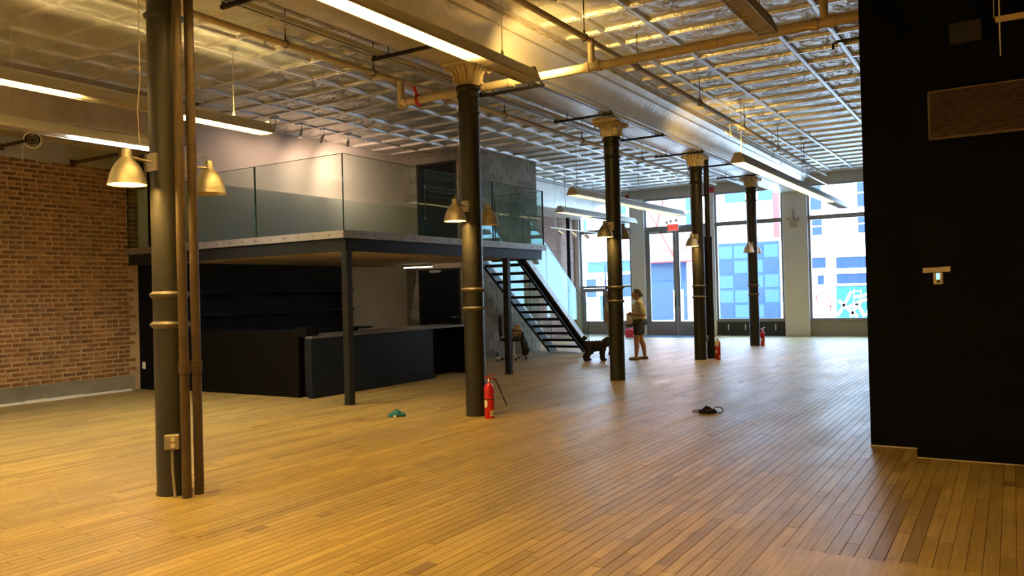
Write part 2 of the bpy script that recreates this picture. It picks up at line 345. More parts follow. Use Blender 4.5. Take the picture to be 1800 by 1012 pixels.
# ================================================================== CEILING
CEIL = struct('ceiling', MB().box(XL-0.3, XR+0.3, YB-0.3, YF+0.4, ZC+0.075, ZC+0.25), SOFF)
PY = 0.65
ylines = [11.54 + PY*k for k in range(-27, 22)]
ylines = [v for v in ylines if v < YF-0.05] + [YF-0.02]
xr_ = [-5.02, -4.445, -3.83, -2.585, -1.95, -0.70, -0.07, 1.18, XR]
xl_ = [-12.5, -11.67, -10.9, -10.29, -9.07, -8.45, -7.2, -6.6, -6.40]
def panel_mesh(wd, ln, plain=False):
    """one pressed-tin coffer: flanges at the batten level, mouldings up to a raised field with a rosette"""
    mb = MB(); a, b = wd/2, ln/2; f = min(0.034, a*0.3); rings = [(0, 0), (f*0.5, 0.0), (f*0.6, 0.006), (f*0.9, 0.006), (f, 0.001), (f+0.010, 0.036), (f+0.030, 0.038), (f+0.038, 0.032), (f+0.05, 0.038)]
    vs = []
    for i, h in rings: vs += [(-a+i, -b+i, h), (a-i, -b+i, h), (a-i, b-i, h), (-a+i, b-i, h)]
    fs = [(k*4+j, k*4+4+j, k*4+4+(j+1) % 4, k*4+(j+1) % 4) for k in range(len(rings)-1) for j in range(4)]
    mb.add(vs, fs)
    # embossed field: scrolling leaves round a rosette, a real relief on a fine grid
    a2, b2 = a-f-0.05, b-f-0.05; nx, ny = max(2, int(2*a2/0.03)), max(2, int(2*b2/0.03)); g = []
    for j in range(ny+1):
        for i in range(nx+1):
            u, v = -1+2*i/nx, -1+2*j/ny; x, y = u*a2, v*b2
            e = min(1, (1-max(abs(u), abs(v)))*5)
            if plain: h = 0.004*math.sin(x*60)*math.sin(y*60)
            else:
                q = 1.0 if wd < 0.9 else 2.0; xx = abs(x) if q == 1 else abs(abs(x)-a2*0.0); r_ = math.hypot(xx*(0.62 if wd > 0.9 else 1), y); th = math.atan2(y, xx)
                h = 0.011*math.sin(r_*52+3*math.sin(4*th)) * math.cos(6*th+r_*16) + 0.007*math.sin(xx*70+2*math.sin(abs(y)*45))*math.sin(abs(y)*64)
                rr = 0.085
                if r_ < rr: h = -0.016*math.cos(r_/rr*math.pi/2)*(1 if r_ > rr*0.4 else 0.55)
            g.append((x, y, 0.038 + h*e))
    mb.add(g, [(j*(nx+1)+i, (j+1)*(nx+1)+i, (j+1)*(nx+1)+i+1, j*(nx+1)+i+1) for j in range(ny) for i in range(nx)])
    return mb
cells = []
for xs in (xr_, xl_):
    for i in range(len(xs)-1):
        for j in range(len(ylines)-1):
            x0, x1, y0, y1 = xs[i], xs[i+1], ylines[j], ylines[j+1]
            if x1 <= -11.6 and not 8.7 < (y0+y1)/2 < 18.4: continue
            cells.append((x0, x1, y0, y1))
def cscore(c):
    s = seen(((c[0]+c[1])/2, (c[2]+c[3])/2, ZC)); return s*s*(c[1]-c[0])/max(1, math.hypot(c[0], c[2]))
cells.sort(key=cscore, reverse=True); pm = {}
stuff = MB()
for n, (x0, x1, y0, y1) in enumerate(cells):
    key = (round(x1-x0, 3), round(y1-y0, 3)); plain = (x1-x0) < 0.3
    if n < 300:
        if key not in pm: pm[key] = part('ceiling_panel', panel_mesh(*key, plain), TIN, sm=38, mesh_only=True)
        inst('ceiling_panel', pm[key], ((x0+x1)/2, (y0+y1)/2, ZC), CEIL)
    else:
        q = panel_mesh(*key, plain); stuff.add([(p[0]+(x0+x1)/2, p[1]+(y0+y1)/2, p[2]+ZC) for p in q.v], q.f)
part('ceiling_panels', stuff, TIN, CEIL, sm=38, kind='stuff')

# ================================================================== BEAM over the columns
hw = [(0.30, 4.385), (0.36, 4.40), (0.385, 4.46), (0.40, 4.54), (0.43, 4.63), (0.475, 4.70), (0.53, 4.745), (0.57, 4.77), (0.62, 4.81), (0.66, 4.845), (0.69, 4.89)]
poly = [(CX+a, z) for a, z in hw] + [(CX-a, z) for a, z in reversed(hw)]
BEAM = struct('trim_1', MB().extr(poly, 'y', YB, YF), TINB, 30)
for s in (1, -1):
    part('crease_moulding', MB().tube([(CX+s*0.535, YB, 4.742), (CX+s*0.535, YF, 4.742)], 0.013, 8), TINM, BEAM, 40)
    part('edge_moulding', MB().box(CX+s*0.665, CX+s*0.70, YB, YF, 4.84, 4.89), TINM, BEAM)
    part('bottom_moulding', MB().tube([(CX+s*0.36, YB, 4.40), (CX+s*0.36, YF, 4.40)], 0.012, 8), TINM, BEAM, 40)
    d = MB(); y = 1.0
    while y < YF: d.box(CX+s*0.635, CX+s*0.672, y, y+0.035, 4.818, 4.85); y += 0.065
    part('dentils', d, TINM, BEAM, kind='stuff')

# ================================================================== LEFT WALL
WL = struct('wall_left', MB().box(XL-0.3, XL-0.005, YB, 8.60, 0, 3.82), MORTAR)
bh, bl = 0.076, 0.218; bricks = []
variants = []
for k in range(14):
    for L in (0.205, 0.098):
        c = 0.006; mb = MB(); jx = lambda s=0.004: rnd.uniform(-s, s)
        h2, l2 = rnd.uniform(0.0285, 0.0315), L/2-rnd.uniform(0, 0.004)
        v = [(-0.02, -l2, -h2), (-0.02, l2, -h2), (-0.02, l2, h2), (-0.02, -l2, h2)]
        pr = rnd.uniform(-0.002, 0.006)
        v += [(pr, -l2+c+jx(), -h2+c+jx()), (pr+jx(.002), l2-c+jx(), -h2+c+jx()), (pr, l2-c+jx(), h2-c+jx()), (pr+jx(.002), -l2+c+jx(), h2-c+jx())]
        mb.add(v, [(4, 5, 6, 7), (0, 1, 5, 4), (1, 2, 6, 5), (2, 3, 7, 6), (3, 0, 4, 7)], 0.02 + 0.93*rnd.random())
        variants.append((L, part('brick', mb, BRICK, mesh_only=True), mb))
redv = MB().box(-0.02, 0.004, -0.1025, 0.1025, -0.0315, 0.0315, 1.0); redme = part('brick', redv, BRICK, mesh_only=True)
z = 0.30; row = 0
while z < 3.80:
    head = row % 6 == 5; L = 0.098 if head else 0.205; step = L + 0.012
    y = 4.6 + (0.11 if row % 2 else 0.0) + rnd.uniform(-0.02, 0.02)
    while y < (9.6 if z > 2.45 else 8.52):
        if not (8.45 < y and z < 2.45): bricks.append((y, z + rnd.uniform(-0.003, 0.003), L))
        y += step
    z += bh; row += 1
bricks.sort(key=lambda b: -(seen((XL, b[0], b[1]))**2)*b[2]*(1/max(1, math.hypot(XL, b[0])))); bstuff = MB()
for n, (y, z, L) in enumerate(bricks):
    Lv, me, mb = rnd.choice([q for q in variants if q[0] == L])
    if n < 300:
        if 6.40 < y < 6.52 and 1.05 < z < 1.12 : me = redme
        inst('brick', me, (XL, y, z), WL)
    else: bstuff.add([(p[0]+XL, p[1]+y, p[2]+z) for p in mb.v], mb.f, mb.t[0])
part('bricks', bstuff, BRICK, WL, kind='stuff')
part('upper_brick_backing', MB().box(XL-0.3, XL-0.012, 8.60, 9.7, 2.42, 3.82), MORTAR, WL)
part('upper_plaster', MB().box(XL-0.3, XL, YB, 8.6, 3.80, ZC+0.1), GREYP, WL)
struct('baseboard_left', MB().cbox(XL-0.05, XL+0.035, YB, 8.46, 0, 0.262, 0.01), CONC)
mb = MB(); y = YB
while y < 8.36:
    mb.box(XL+0.035, XL+0.075+rnd.uniform(0, 0.03), y, min(y+0.31, 8.36), 0, 0.03+rnd.uniform(0, 0.012)); y += 0.3
struct('trim_2', mb, CLEAN)
# tin soffit along the left wall, near and far of the mezzanine
def soffit(name, y0, y1, zb, m1):
    o = struct(name, MB().extr([(XL, zb), (-11.75, zb), (-11.69, zb+0.02), (-11.69, ZC-0.10), (-11.75, ZC-0.06), (-11.75, ZC+0.1), (XL, ZC+0.1)], 'y', y0, y1), m1)
    part('edge_bead', MB().tube([(-11.70, y0, zb+0.03), (-11.70, y1, zb+0.03)], 0.018, 8), m1, o, 40)
    return o
soffit('trim_3', YB, 8.62, 4.14, SOFF)
soffit('trim_4', 18.35, YF, 4.05, TINB)
# white painted wall at the back of the mezzanine, black below it
struct('wall_mezzanine', MB().box(XW-0.6, XW, 8.74, 15.3, 2.40, ZC+0.1), WHITE)
wb = struct('wall_bar', MB().box(XW-0.6, XW, 8.74, 13.22, 0, 2.40), NAVY)
part('white_section', MB().box(XW-0.6, XW, 13.22, 15.3, 0, 2.40), WHITE, wb)
struct('wall_stub', MB().box(XL-0.02, XW+0.04, 8.58, 8.74, 0, 2.2), BLACK)
us = struct('wall_upper_stub', MB().box(-12.78, XW+0.03, 8.58, 8.74, 2.40, 4.78), BLACK)
kw = struct('wall_knee', MB().box(XW, -12.10, 8.90, 15.24, 2.42, 3.615), SAGE)
part('knee_wall_return', MB().box(XL, -12.78, 8.60, 8.72, 2.42, 3.52), SAGE, kw)
# far left brick wall, beyond the block core
struct('wall_far_left', MB().box(XL-0.3, XL, 15.3, YF+0.3, 0, ZC+0.1), FARBRICK)

# ================================================================== BLOCK CORE (stair / lift core)
XCMU, YC0, YC1 = -10.55, 15.25, 18.32
core = struct('wall_core', MB().box(XL, XCMU-0.012, YC0+0.012, YC1-0.012, 0, ZC+0.08), JOINT)
cme = {}
def block(L, axis, t):
    k = (round(L, 3), axis, t)
    if k not in cme:
        l2, h2, c = L/2-0.004, 0.096, 0.004; mb = MB()
        if axis == 'x': v = [(-0.02, -l2, -h2), (-0.02, l2, -h2), (-0.02, l2, h2), (-0.02, -l2, h2), (0, -l2+c, -h2+c), (0, l2-c, -h2+c), (0, l2-c, h2-c), (0, -l2+c, h2-c)]
        else: v = [(l2, 0.02, -h2), (-l2, 0.02, -h2), (-l2, 0.02, h2), (l2, 0.02, h2), (l2-c, 0, -h2+c), (-l2+c, 0, -h2+c), (-l2+c, 0, h2-c), (l2-c, 0, h2-c)]
        if axis == 'y': v = [(-p[0], p[1], p[2]) for p in v]
        mb.add(v, [(4, 5, 6, 7), (0, 1, 5, 4), (1, 2, 6, 5), (2, 3, 7, 6), (3, 0, 4, 7)], t); cme[k] = part('block', mb, CMU, mesh_only=True)
    return cme[k]
nb = 0
for row in range(25):
    z = 0.1 + row*0.2
    if z > ZC+0.02: break
    y = YC0 - (0.2 if row % 2 else 0)
    while y < YC1-0.02:
        a, b = max(y, YC0), min(y+0.4, YC1)
        if b-a > 0.05: inst('block', block(b-a, 'x', round(rnd.random()*4)/4), (XCMU, (a+b)/2, z), core); nb += 1
        y += 0.4
    x = XW - (0.2 if row % 2 else 0)
    while x < XCMU-0.02:
        a, b = max(x, XW), min(x+0.4, XCMU-0.02)
        for lo, hi, z0, z1 in ((-12.12, -10.90, 0, 2.16), (-12.10, -10.94, 2.4, 4.66)):
            if z0-0.06 < z < z1+0.04 and b > lo and a < hi:
                if a < lo: b = lo
                elif b > hi: a = hi
                else: a = b
        if b-a > 0.05 and not 2.18 < z < 2.42: inst('block', block(b-a, 'y', round(rnd.random()*4)/4), ((a+b)/2, YC0, z), core); nb += 1
        x += 0.4
def cdoor(name, x0, x1, z0, z1):
    d = sroot(name, ((x0+x1)/2, YC0, z0))
    part('door_frame', MB().box(x0, x0+0.05, YC0-0.012, YC0+0.04, z0, z1).box(x1-0.05, x1, YC0-0.012, YC0+0.04, z0, z1).box(x0, x1, YC0-0.012, YC0+0.04, z1-0.05, z1), DARK, d)
    part('door_leaf', MB().cbox(x0+0.05, x1-0.05, YC0-0.004, YC0+0.03, z0, z1-0.05, 0.004), NAVY, d)
    return d
d = cdoor('door_2', -12.12, -10.90, 0, 2.15)
part('door_closer', MB().cbox(-11.75, -11.42, YC0-0.07, YC0-0.006, 2.05, 2.11, 0.01), GALV, d)
part('door_handle', MB().tube([(-11.0, YC0-0.004, 1.0), (-11.0, YC0-0.06, 1.0), (-11.12, YC0-0.06, 1.0)], 0.012, 8), GALV, d, 40)
d = cdoor('door_3', -12.10, -10.94, 2.40, 4.66)
part('door_handle', MB().tube([(-11.05, YC0-0.004, 3.4), (-11.05, YC0-0.06, 3.4), (-11.17, YC0-0.06, 3.4)], 0.012, 8), GALV, d, 40)

# ================================================================== RIGHT: black partition, side wall, back wall
wr = struct('wall_right', MB().box(-1.157, XR+0.2, 8.12, 14.0, 0, ZC+0.08).box(-0.735, XR+0.2, 7.76, 8.13, 0, ZC+0.08), BLACK)
struct('baseboard_right', MB().box(-0.735, XR, 7.715, 7.76, 0, 0.075), BLACK)
struct('trim_5', MB().box(-1.157, -0.74, 8.112, 8.12, 0, 0.012).box(-0.735, XR, 7.707, 7.715, 0, 0.008), BEIGEPL)
struct('wall_side', MB().box(XR, XR+0.3, YB-0.3, YF+0.3, 0, ZC+0.1), PLAST)
struct('wall_back', MB().box(XL-0.3, XR+0.3, YB-0.3, YB, 0, ZC+0.1), PLAST)
struct('wall_rear_left', MB().box(XL-0.6, XL-0.3, YB-0.3, YF+0.3, 0, ZC+0.3), PLAST)

# ================================================================== FRONT WALL, WINDOWS, DOORS
wf = struct('wall_front', MB().box(XL-0.3, XR+0.3, YF, YF+0.35, 4.56, ZC+0.25), PLAST)
for a, b in ((-10.95, -10.46), (-8.30, -8.06), (-5.93, -5.20), (-2.9, XR+0.3), (XL-0.3, -12.92)):
    part('pier', MB().cbox(a, b, YF-0.04, YF+0.35, 0, 4.60, 0.008), CLEAN if b < -3 else PLAST, wf)
def frame(mb, x0, x1, z0, z1, f=0.065, y0=YF+0.02, y1=YF+0.13):
    mb.box(x0, x0+f, y0, y1, z0, z1).box(x1-f, x1, y0, y1, z0, z1).box(x0+f, x1-f, y0, y1, z0, z0+f).box(x0+f, x1-f, y0, y1, z1-f, z1)
def pane(parent, x0, x1, z0, z1, y=YF+0.07):
    part('pane', MB().box(x0, x1, y, y+0.008, z0, z1), GWIN, parent)
def window(name, x0, x1, base, bm):
    wn = sroot(name, ((x0+x1)/2, YF, 0)); m = MB(); frame(m, x0, x1, base, 3.57, 0.07); frame(m, x0, x1, 3.57, 4.57, 0.06); m.box(x0, x1, YF-0.01, YF+0.02, 3.53, 3.62)
    m.box(x0, x1, YF-0.03, YF+0.14, base-0.03, base+0.02)
    part('window_frame', m, FRAME, wn); pane(wn, x0+0.07, x1-0.07, base+0.07, 3.50); pane(wn, x0+0.06, x1-0.06, 3.63, 4.51)
    part('base_panel', MB().box(x0, x1, YF+0.03, YF+0.12, 0, base-0.03), bm, wn); return wn
w3 = window('window_2', -8.06, -5.93, 0.47, DPANEL)
for x in (-7.72, -7.18, -6.25): part('base_vent', MB().box(x, x+0.03, YF+0.02, YF+0.03, 0.18, 0.36), CLEAN, w3)
window('window_3', -5.20, -2.9, 0.47, PANEL)
w1 = sroot('window_1', (-11.93, YF, 0)); m = MB(); frame(m, -12.92, -10.95, 1.63, 3.60, 0.075); frame(m, -12.92, -10.95, 3.60, 4.57, 0.06)
m.box(-11.98, -11.90, YF+0.02, YF+0.13, 0, 1.66).box(-12.92, -12.85, YF+0.02, YF+0.13, 0, 1.66).box(-11.02, -10.95, YF+0.02, YF+0.13, 0, 1.66).box(-11.9, -11.02, YF+0.02, YF+0.12, 0.40, 0.5)
m.box(-11.45, -11.41, YF+0.03, YF+0.11, 1.66, 4.55)
part('window_frame', m, FRAME, w1); pane(w1, -12.85, -11.02, 1.70, 3.53); pane(w1, -12.86, -11.01, 3.66, 4.51); pane(w1, -11.90, -11.02, 0.5, 1.63)
part('base_panel', MB().box(-11.9, -11.02, YF+0.03, YF+0.1, 0, 0.40), PANEL, w1)
def leaf(parent, x0, x1, z1, gb, side):
    m = MB(); f = 0.10; y0, y1 = YF+0.03, YF+0.085
    m.box(x0, x0+f, y0, y1, 0.01, z1).box(x1-f, x1, y0, y1, 0.01, z1).box(x0+f, x1-f, y0, y1, z1-0.12, z1).box(x0+f, x1-f, y0, y1, 0.01, gb)
    lf = part('door_leaf', m, FRAME, parent); part('pane', MB().box(x0+f, x1-f, YF+0.055, YF+0.062, gb, z1-0.12), GWIN, lf)
    xh = x1-0.05 if side > 0 else x0+0.05
    part('door_handle', MB().tube([(xh, YF+0.03, 0.95), (xh, YF-0.02, 0.95), (xh, YF-0.02, 1.3), (xh, YF+0.03, 1.3)], 0.014, 8), DARK, lf, 40)
leaf(w1, -12.84, -11.99, 1.62, 0.48, 1)
dr = sroot('door_1', (-9.38, YF, 0)); m = MB()
m.box(-10.46, -10.40, YF+0.02, YF+0.13, 0, 4.57).box(-8.36, -8.30, YF+0.02, YF+0.13, 0, 4.57).box(-10.4, -8.36, YF+0.02, YF+0.13, 3.50, 3.62).box(-10.4, -8.36, YF+0.02, YF+0.13, 4.49, 4.57).box(-10.4, -8.36, YF+0.02, YF+0.12, 0, 0.012)
part('door_frame', m, FRAME, dr); pane(dr, -10.40, -8.36, 3.62, 4.50)
leaf(dr, -10.40, -9.385, 3.5, 0.46, 1); leaf(dr, -9.375, -8.36, 3.5, 0.46, -1)
part('door_closer', MB().cbox(-10.3, -9.95, YF-0.03, YF+0.03, 3.40, 3.46, 0.01), GALV, dr)
text_mesh('ke', 0.34, REDP, w1, Matrix.Translation((-12.05, YF+0.085, 1.86)) @ Matrix.Rotation(math.pi/2, 4, 'X'), 0.001)
CXS = [-5.665, -5.725, -5.715, -5.69, -5.715]
# ================================================================== COLUMNS
collab = ['dark iron column nearest the camera, with two brown pipes and an outlet box', 'dark iron column with a red extinguisher and hose at its foot, beside the mezzanine',
          'dark iron column standing before the woman and the black dog', 'dark iron column next to the tall dark riser pipe', 'farthest dark iron column, in front of the window by the white pier']
R = 0.128
def ring(z): return [(R, z-0.03), (R+0.006, z-0.024), (R+0.022, z-0.008), (R+0.024, z+0.006), (R+0.010, z+0.018), (R, z+0.026)]
def make_column(k):
    c = (CXS[k], CY[k], 0); t = thing('column', collab[k], 'column', c, 'cast iron columns in a row')
    sh = part('shaft', MB().lathe([(R, 0), (R, 4.09)], c, 40, caps=True), IRON, t, 40)
    part('base_ring', MB().lathe([(R, 0), (R+0.006, 0.002), (R+0.006, 0.018), (R, 0.022)], c, 40), IRON, t, 40)
    for z in (1.333, 1.567): part('collar', MB().lathe(ring(z), c, 40), mat_ring, t, 40)
    part('upper_collar', MB().lathe(ring(3.767), c, 40), IRON, t, 40)
    part('neck_moulding', MB().lathe([(R, 3.95), (R+0.01, 3.96), (R+0.012, 3.99), (R+0.004, 4.0), (R+0.004, 4.03), (R+0.028, 4.055), (R+0.032, 4.085), (R+0.022, 4.105), (R, 4.115), (0.05, 4.115)], c, 40), IRON, t, 40)
    cap = MB(); n = 32
    rings = [(0.118, 4.11, 0), (0.122, 4.16, 0), (0.135, 4.22, 0.1), (0.165, 4.28, 0.5), (0.20, 4.33, 0.9), (0.225, 4.345, 1.0)]
    vs = []
    for r_, z, sq in rings:
        for i in range(n):
            an = 2*math.pi*i/n; cs, sn = math.cos(an), math.sin(an); q = (1-sq) + sq*min(1.32, 1/max(abs(cs), abs(sn)))*0.92
            vs.append((c[0]+cs*r_*q, c[1]+sn*r_*q, z))
    cap.add(vs, [(i*n+j, i*n+(j+1) % n, (i+1)*n+(j+1) % n, (i+1)*n+j) for i in range(len(rings)-1) for j in range(n)])
    capo = part('capital', cap, CREAM, t, 50)
    ab = MB(); ab.cbox(c[0]-0.245, c[0]+0.245, c[1]-0.245, c[1]+0.245, 4.345, 4.385, 0.01); part('abacus', ab, CREAM, capo)
    for sx in (-1, 1):
        for sy in (-1, 1):                     # scrolled brackets under the abacus corners
            m = MB(); d = Vector((sx, sy, 0)).normalized(); sd = Vector((-d.y, d.x, 0)); o = Vector(c)
            pts = [(0.12, 4.125), (0.165, 4.14), (0.18, 4.19), (0.19, 4.25), (0.225, 4.30), (0.275, 4.325), (0.295, 4.345), (0.13, 4.345), (0.13, 4.2)]
            w2 = 0.035; vv = [o + d*a + sd*s*w2 + Vector((0, 0, z)) for s in (-1, 1) for a, z in pts]; nn = len(pts)
            m.add(vv, [(i, (i+1) % nn, nn+(i+1) % nn, nn+i) for i in range(nn)] + [tuple(range(nn-1, -1, -1)), tuple(range(nn, 2*nn))])
            for a, z, rr in ((0.262, 4.312, 0.036), (0.172, 4.155, 0.022)):
                p = o + d*a + Vector((0, 0, z)); m.tube([p-sd*0.045, p+sd*0.045], rr, 12)
            part('volute', m, CREAM, capo, 40)
    for a in range(4):                          # flutes on the capital faces
        m = MB(); d = Vector((math.cos(a*math.pi/2), math.sin(a*math.pi/2), 0)); sd = Vector((-d.y, d.x, 0)); o = Vector(c)
        for q in (-0.05, 0, 0.05): m.tube([o+d*0.115+sd*q+Vector((0, 0, 4.13)), o+d*0.15+sd*q*1.2+Vector((0, 0, 4.24)), o+d*0.215+sd*q*1.4+Vector((0, 0, 4.335))], [0.012, 0.016, 0.02], 6)
        part('leaf', m, CREAM, capo, 40)
    return t
mat_ring = mat('rubbed_iron_ring', (0.085, 0.07, 0.045), 0.45, var=(0.05, 0.042, 0.03), vscale=10)
for k in range(5): make_column(k)
# pipes beside the columns
def vpipe(x, y, r, z1, label, zc, bands, m=BRPIPE, nm='riser_pipe'):
    t = thing(nm, label, 'pipe', (x, y, 0)); part('pipe', MB().lathe([(r, 0), (r, z1)], (x, y, 0), 20, caps=True), m, t, 40)
    for z in zc: part('coupling', MB().lathe([(r, z-0.05), (r+0.007, z-0.047), (r+0.007, z+0.047), (r, z+0.05)], (x, y, 0), 20), m, t, 40)
    return t
vpipe(-5.432, 3.925, 0.036, 4.344, 'left one of two brown pipes beside the nearest column', (1.0,), ())
vpipe(-5.452, 4.05, 0.036, 4.344, 'right one of two brown pipes beside the nearest column', (1.0,), ())
tg = thing('wire_conduit', 'thin pale conduit between the nearest column and its two brown pipes', 'conduit', (-5.49, 3.99, 0))
part('tube', MB().tube([(-5.495, 3.985, 0.0), (-5.495, 3.985, 4.344)], 0.012, 8), GALV, tg, 40)
t = vpipe(-5.575, 17.06, 0.056, 4.37, 'tall dark riser pipe with a wider lower sleeve beside the fourth column', (), (), STEEL)
part('sleeve', MB().lathe([(0.056, 2.64), (0.087, 2.62), (0.087, 0.0), (0.05, 0)], (-5.575, 17.06, 0), 20), STEEL, t, 40)
part('junction_box', MB().cbox(-5.66, -5.59, 16.955, 16.985, 0.38, 0.5, 0.004), GALV, t)
t = vpipe(-12.85, 24.4, 0.07, 4.6, 'dark drain pipe running up the brick wall by the front window', (1.3, 2.5), (), STEEL)
# outlet box on the nearest column
ox, oy = -5.545, 3.885
t = thing('outlet_box', 'metal outlet box with two sockets and a conduit on the nearest column', 'outlet', (ox, oy, 0))
rz = Matrix.Translation((ox, oy, 0)) @ Matrix.Rotation(math.radians(52), 4, 'Z')
def lx(mb): return mb.xf(rz)
part('box', lx(MB().cbox(-0.055, 0.055, -0.03, 0.03, 0.37, 0.485, 0.005)), DULL, t)
part('cover_plate', lx(MB().cbox(-0.05, 0.05, -0.036, -0.028, 0.375, 0.48, 0.003)), DULL, t)
for z in (0.452, 0.404):
    s_ = part('socket', lx(MB().lathe([(0.001, -0.040), (0.016, -0.040), (0.017, -0.034)], (0.005, 0, z), 14, 'y')), LABELM, t)
    part('slot', lx(MB().box(-0.004, -0.001, -0.042, -0.039, z-0.006, z+0.006).box(0.009, 0.012, -0.042, -0.039, z-0.006, z+0.006)), DARK, s_)
part('conduit', lx(MB().tube([(0, 0, 0.37), (0.0, 0, 0.2), (0.012, -0.02, 0.03), (0.014, -0.03, 0.0)], 0.011, 10)), DULL, t, 40)

# ------------------------------------------------------------------ wall lamps on the columns
BULB_ON = emitm('bulb_lit', (1.0, 0.62, 0.18), 160); BULB_OFF = mat('bulb_frosted', (0.6, 0.55, 0.42), 0.3)
INNER = mat('lamp_inner', (0.72, 0.62, 0.42), 0.4, 0.3)
def wall_lamp(k, s, on, label):
    CX = CXS[k]; cy_ = CY[k] + s*(0.335 if s < 0 else 0.40); z0 = 2.405; c = (CX-0.01, cy_, 0)
    t = thing('wall_lamp', label, 'lamp', (CX, CY[k]+s*R, 2.6), 'aluminium lamps on the columns')
    prof = [(0.141, 0.0), (0.139, 0.004), (0.134, 0.03), (0.122, 0.075), (0.104, 0.12), (0.082, 0.157), (0.058, 0.187), (0.042, 0.203), (0.037, 0.215), (0.036, 0.262), (0.030, 0.272), (0.008, 0.276)]
    part('shade', MB().lathe([(r_, z0+h) for r_, h in prof], c, 32), ALU, t, 35)
    part('shade_lining', MB().lathe([(max(0.005, r_-0.003), z0+h-0.001) for r_, h in prof[:8]][::-1], c, 32), INNER, t, 35)
    part('bulb', MB().ball((c[0], c[1], z0+0.075), (0.038, 0.038, 0.05), 16), BULB_ON if on else BULB_OFF, t, 60)
    part('socket', MB().lathe([(0.022, z0+0.11), (0.022, z0+0.2)], c, 12, caps=True), CREAM, t, 40)
    part('arm', MB().tube([(CX, CY[k]+s*(R+0.005), 2.60), (CX, cy_-s*0.034, 2.615)], 0.010, 8), ALU, t, 40)
    y0 = CY[k]+s*R; pl = MB(); pl.cbox(CX-0.055, CX+0.055, min(y0-0.03*s, y0+0.012*s), max(y0-0.03*s, y0+0.012*s), 2.53, 2.67, 0.004)
    part('bracket_plate', pl, ALU if k < 2 else CREAM, t)
    cx = CX-0.01
    pts = [(cx, cy_, z0+0.272), (cx, cy_+0.0, z0+0.30), (cx-0.02, cy_-s*0.05, z0+0.325), (cx-0.03, cy_-s*0.11, z0+0.30), (cx-0.03, cy_-s*0.13, z0+0.33), (cx-0.035, cy_-s*0.12, 3.0), (cx-0.03, cy_-s*0.145, 3.25), (cx-0.04, cy_-s*0.15, 3.6), (cx-0.06, cy_-s*0.16, 4.36)]
    part('cord', MB().tube(pts, 0.0035, 6), CREAM, t, 60)
    if on:
        ld = bpy.data.lights.new('bulb_light', 'SPOT'); lo = bpy.data.objects.new('bulb_light', ld); COL.objects.link(lo); lo.parent = t
        lo.location = Vector((c[0], c[1], z0+0.02)) - Vector(t.location); ld.energy = S_BULB*(1, 1, 0.5, 0.4, 0.4)[k]; ld.color = WARM; ld.spot_size = math.radians(140); ld.spot_blend = 0.9; ld.shadow_soft_size = 0.04
wall_lamp(0, -1, True, 'lit aluminium lamp on the left of the nearest column'); wall_lamp(0, 1, False, 'unlit aluminium lamp behind the two brown pipes of the nearest column')
wall_lamp(1, -1, True, 'lit aluminium lamp on the left of the column with the extinguisher and hose'); wall_lamp(1, 1, False, 'unlit aluminium lamp right of the column at the mezzanine edge')
wall_lamp(2, -1, True, 'lit aluminium lamp left of the column before the woman'); wall_lamp(2, 1, False, 'unlit aluminium lamp right of the column before the woman')
wall_lamp(3, -1, True, 'lit aluminium lamp on the column by the tall riser pipe')
wall_lamp(4, -1, False, 'small unlit lamp left of the farthest column'); wall_lamp(4, 1, False, 'small unlit lamp right of the farthest column, mostly hidden')

# ================================================================== MEZZANINE
MX, MY0, MY1 = -7.96, 8.38, 14.08
mez = thing('mezzanine', 'steel framed mezzanine deck on square posts above the dark bar', 'mezzanine', (-10, 11, 0))
part('deck', MB().box(XW, MX-0.03, MY0+0.03, MY1, 2.36, 2.42).box(-10.52, -9.15, MY1, 15.22, 2.33, 2.42), STEEL, mez)
part('soffit', MB().box(XW, MX-0.08, MY0+0.1, MY1-0.05, 2.205, 2.235), SOFF, mez)
def channel(x0, x1, y0, y1): return MB().box(x0, x1, y0, y1, 2.172, 2.355)
part('edge_beam', MB().box(XL+0.02, MX, MY0+0.012, MY0+0.03, 2.175, 2.352).box(XL+0.02, MX, MY0, MY0+0.06, 2.172, 2.182).box(XL+0.02, MX, MY0, MY0+0.06, 2.345, 2.357), STEEL, mez)
part('edge_beam', MB().box(MX-0.03, MX-0.012, MY0+0.06, MY1-0.1, 2.175, 2.352).box(MX-0.06, MX, MY0+0.06, MY1-0.1, 2.172, 2.182).box(MX-0.06, MX, MY0+0.06, MY1-0.1, 2.345, 2.357), STEEL, mez)
part('edge_beam', MB().box(-9.15, MX-0.06, MY1-0.13, MY1-0.1, 2.175, 2.352), STEEL, mez)
for x, y in ((-7.99, 8.385+0.05), (-8.06, 12.78)):
    po = part('post', MB().cbox(x-0.055, x+0.055, y-0.055, y+0.055, 0, 2.172, 0.006), STEEL, mez)
    part('top_plate', MB().box(x-0.10, x+0.06, y-0.05, y+0.10, 2.16, 2.174), STEEL, po); part('foot_plate', MB().box(x-0.07, x+0.07, y-0.07, y+0.07, 0, 0.006), STEEL, po)
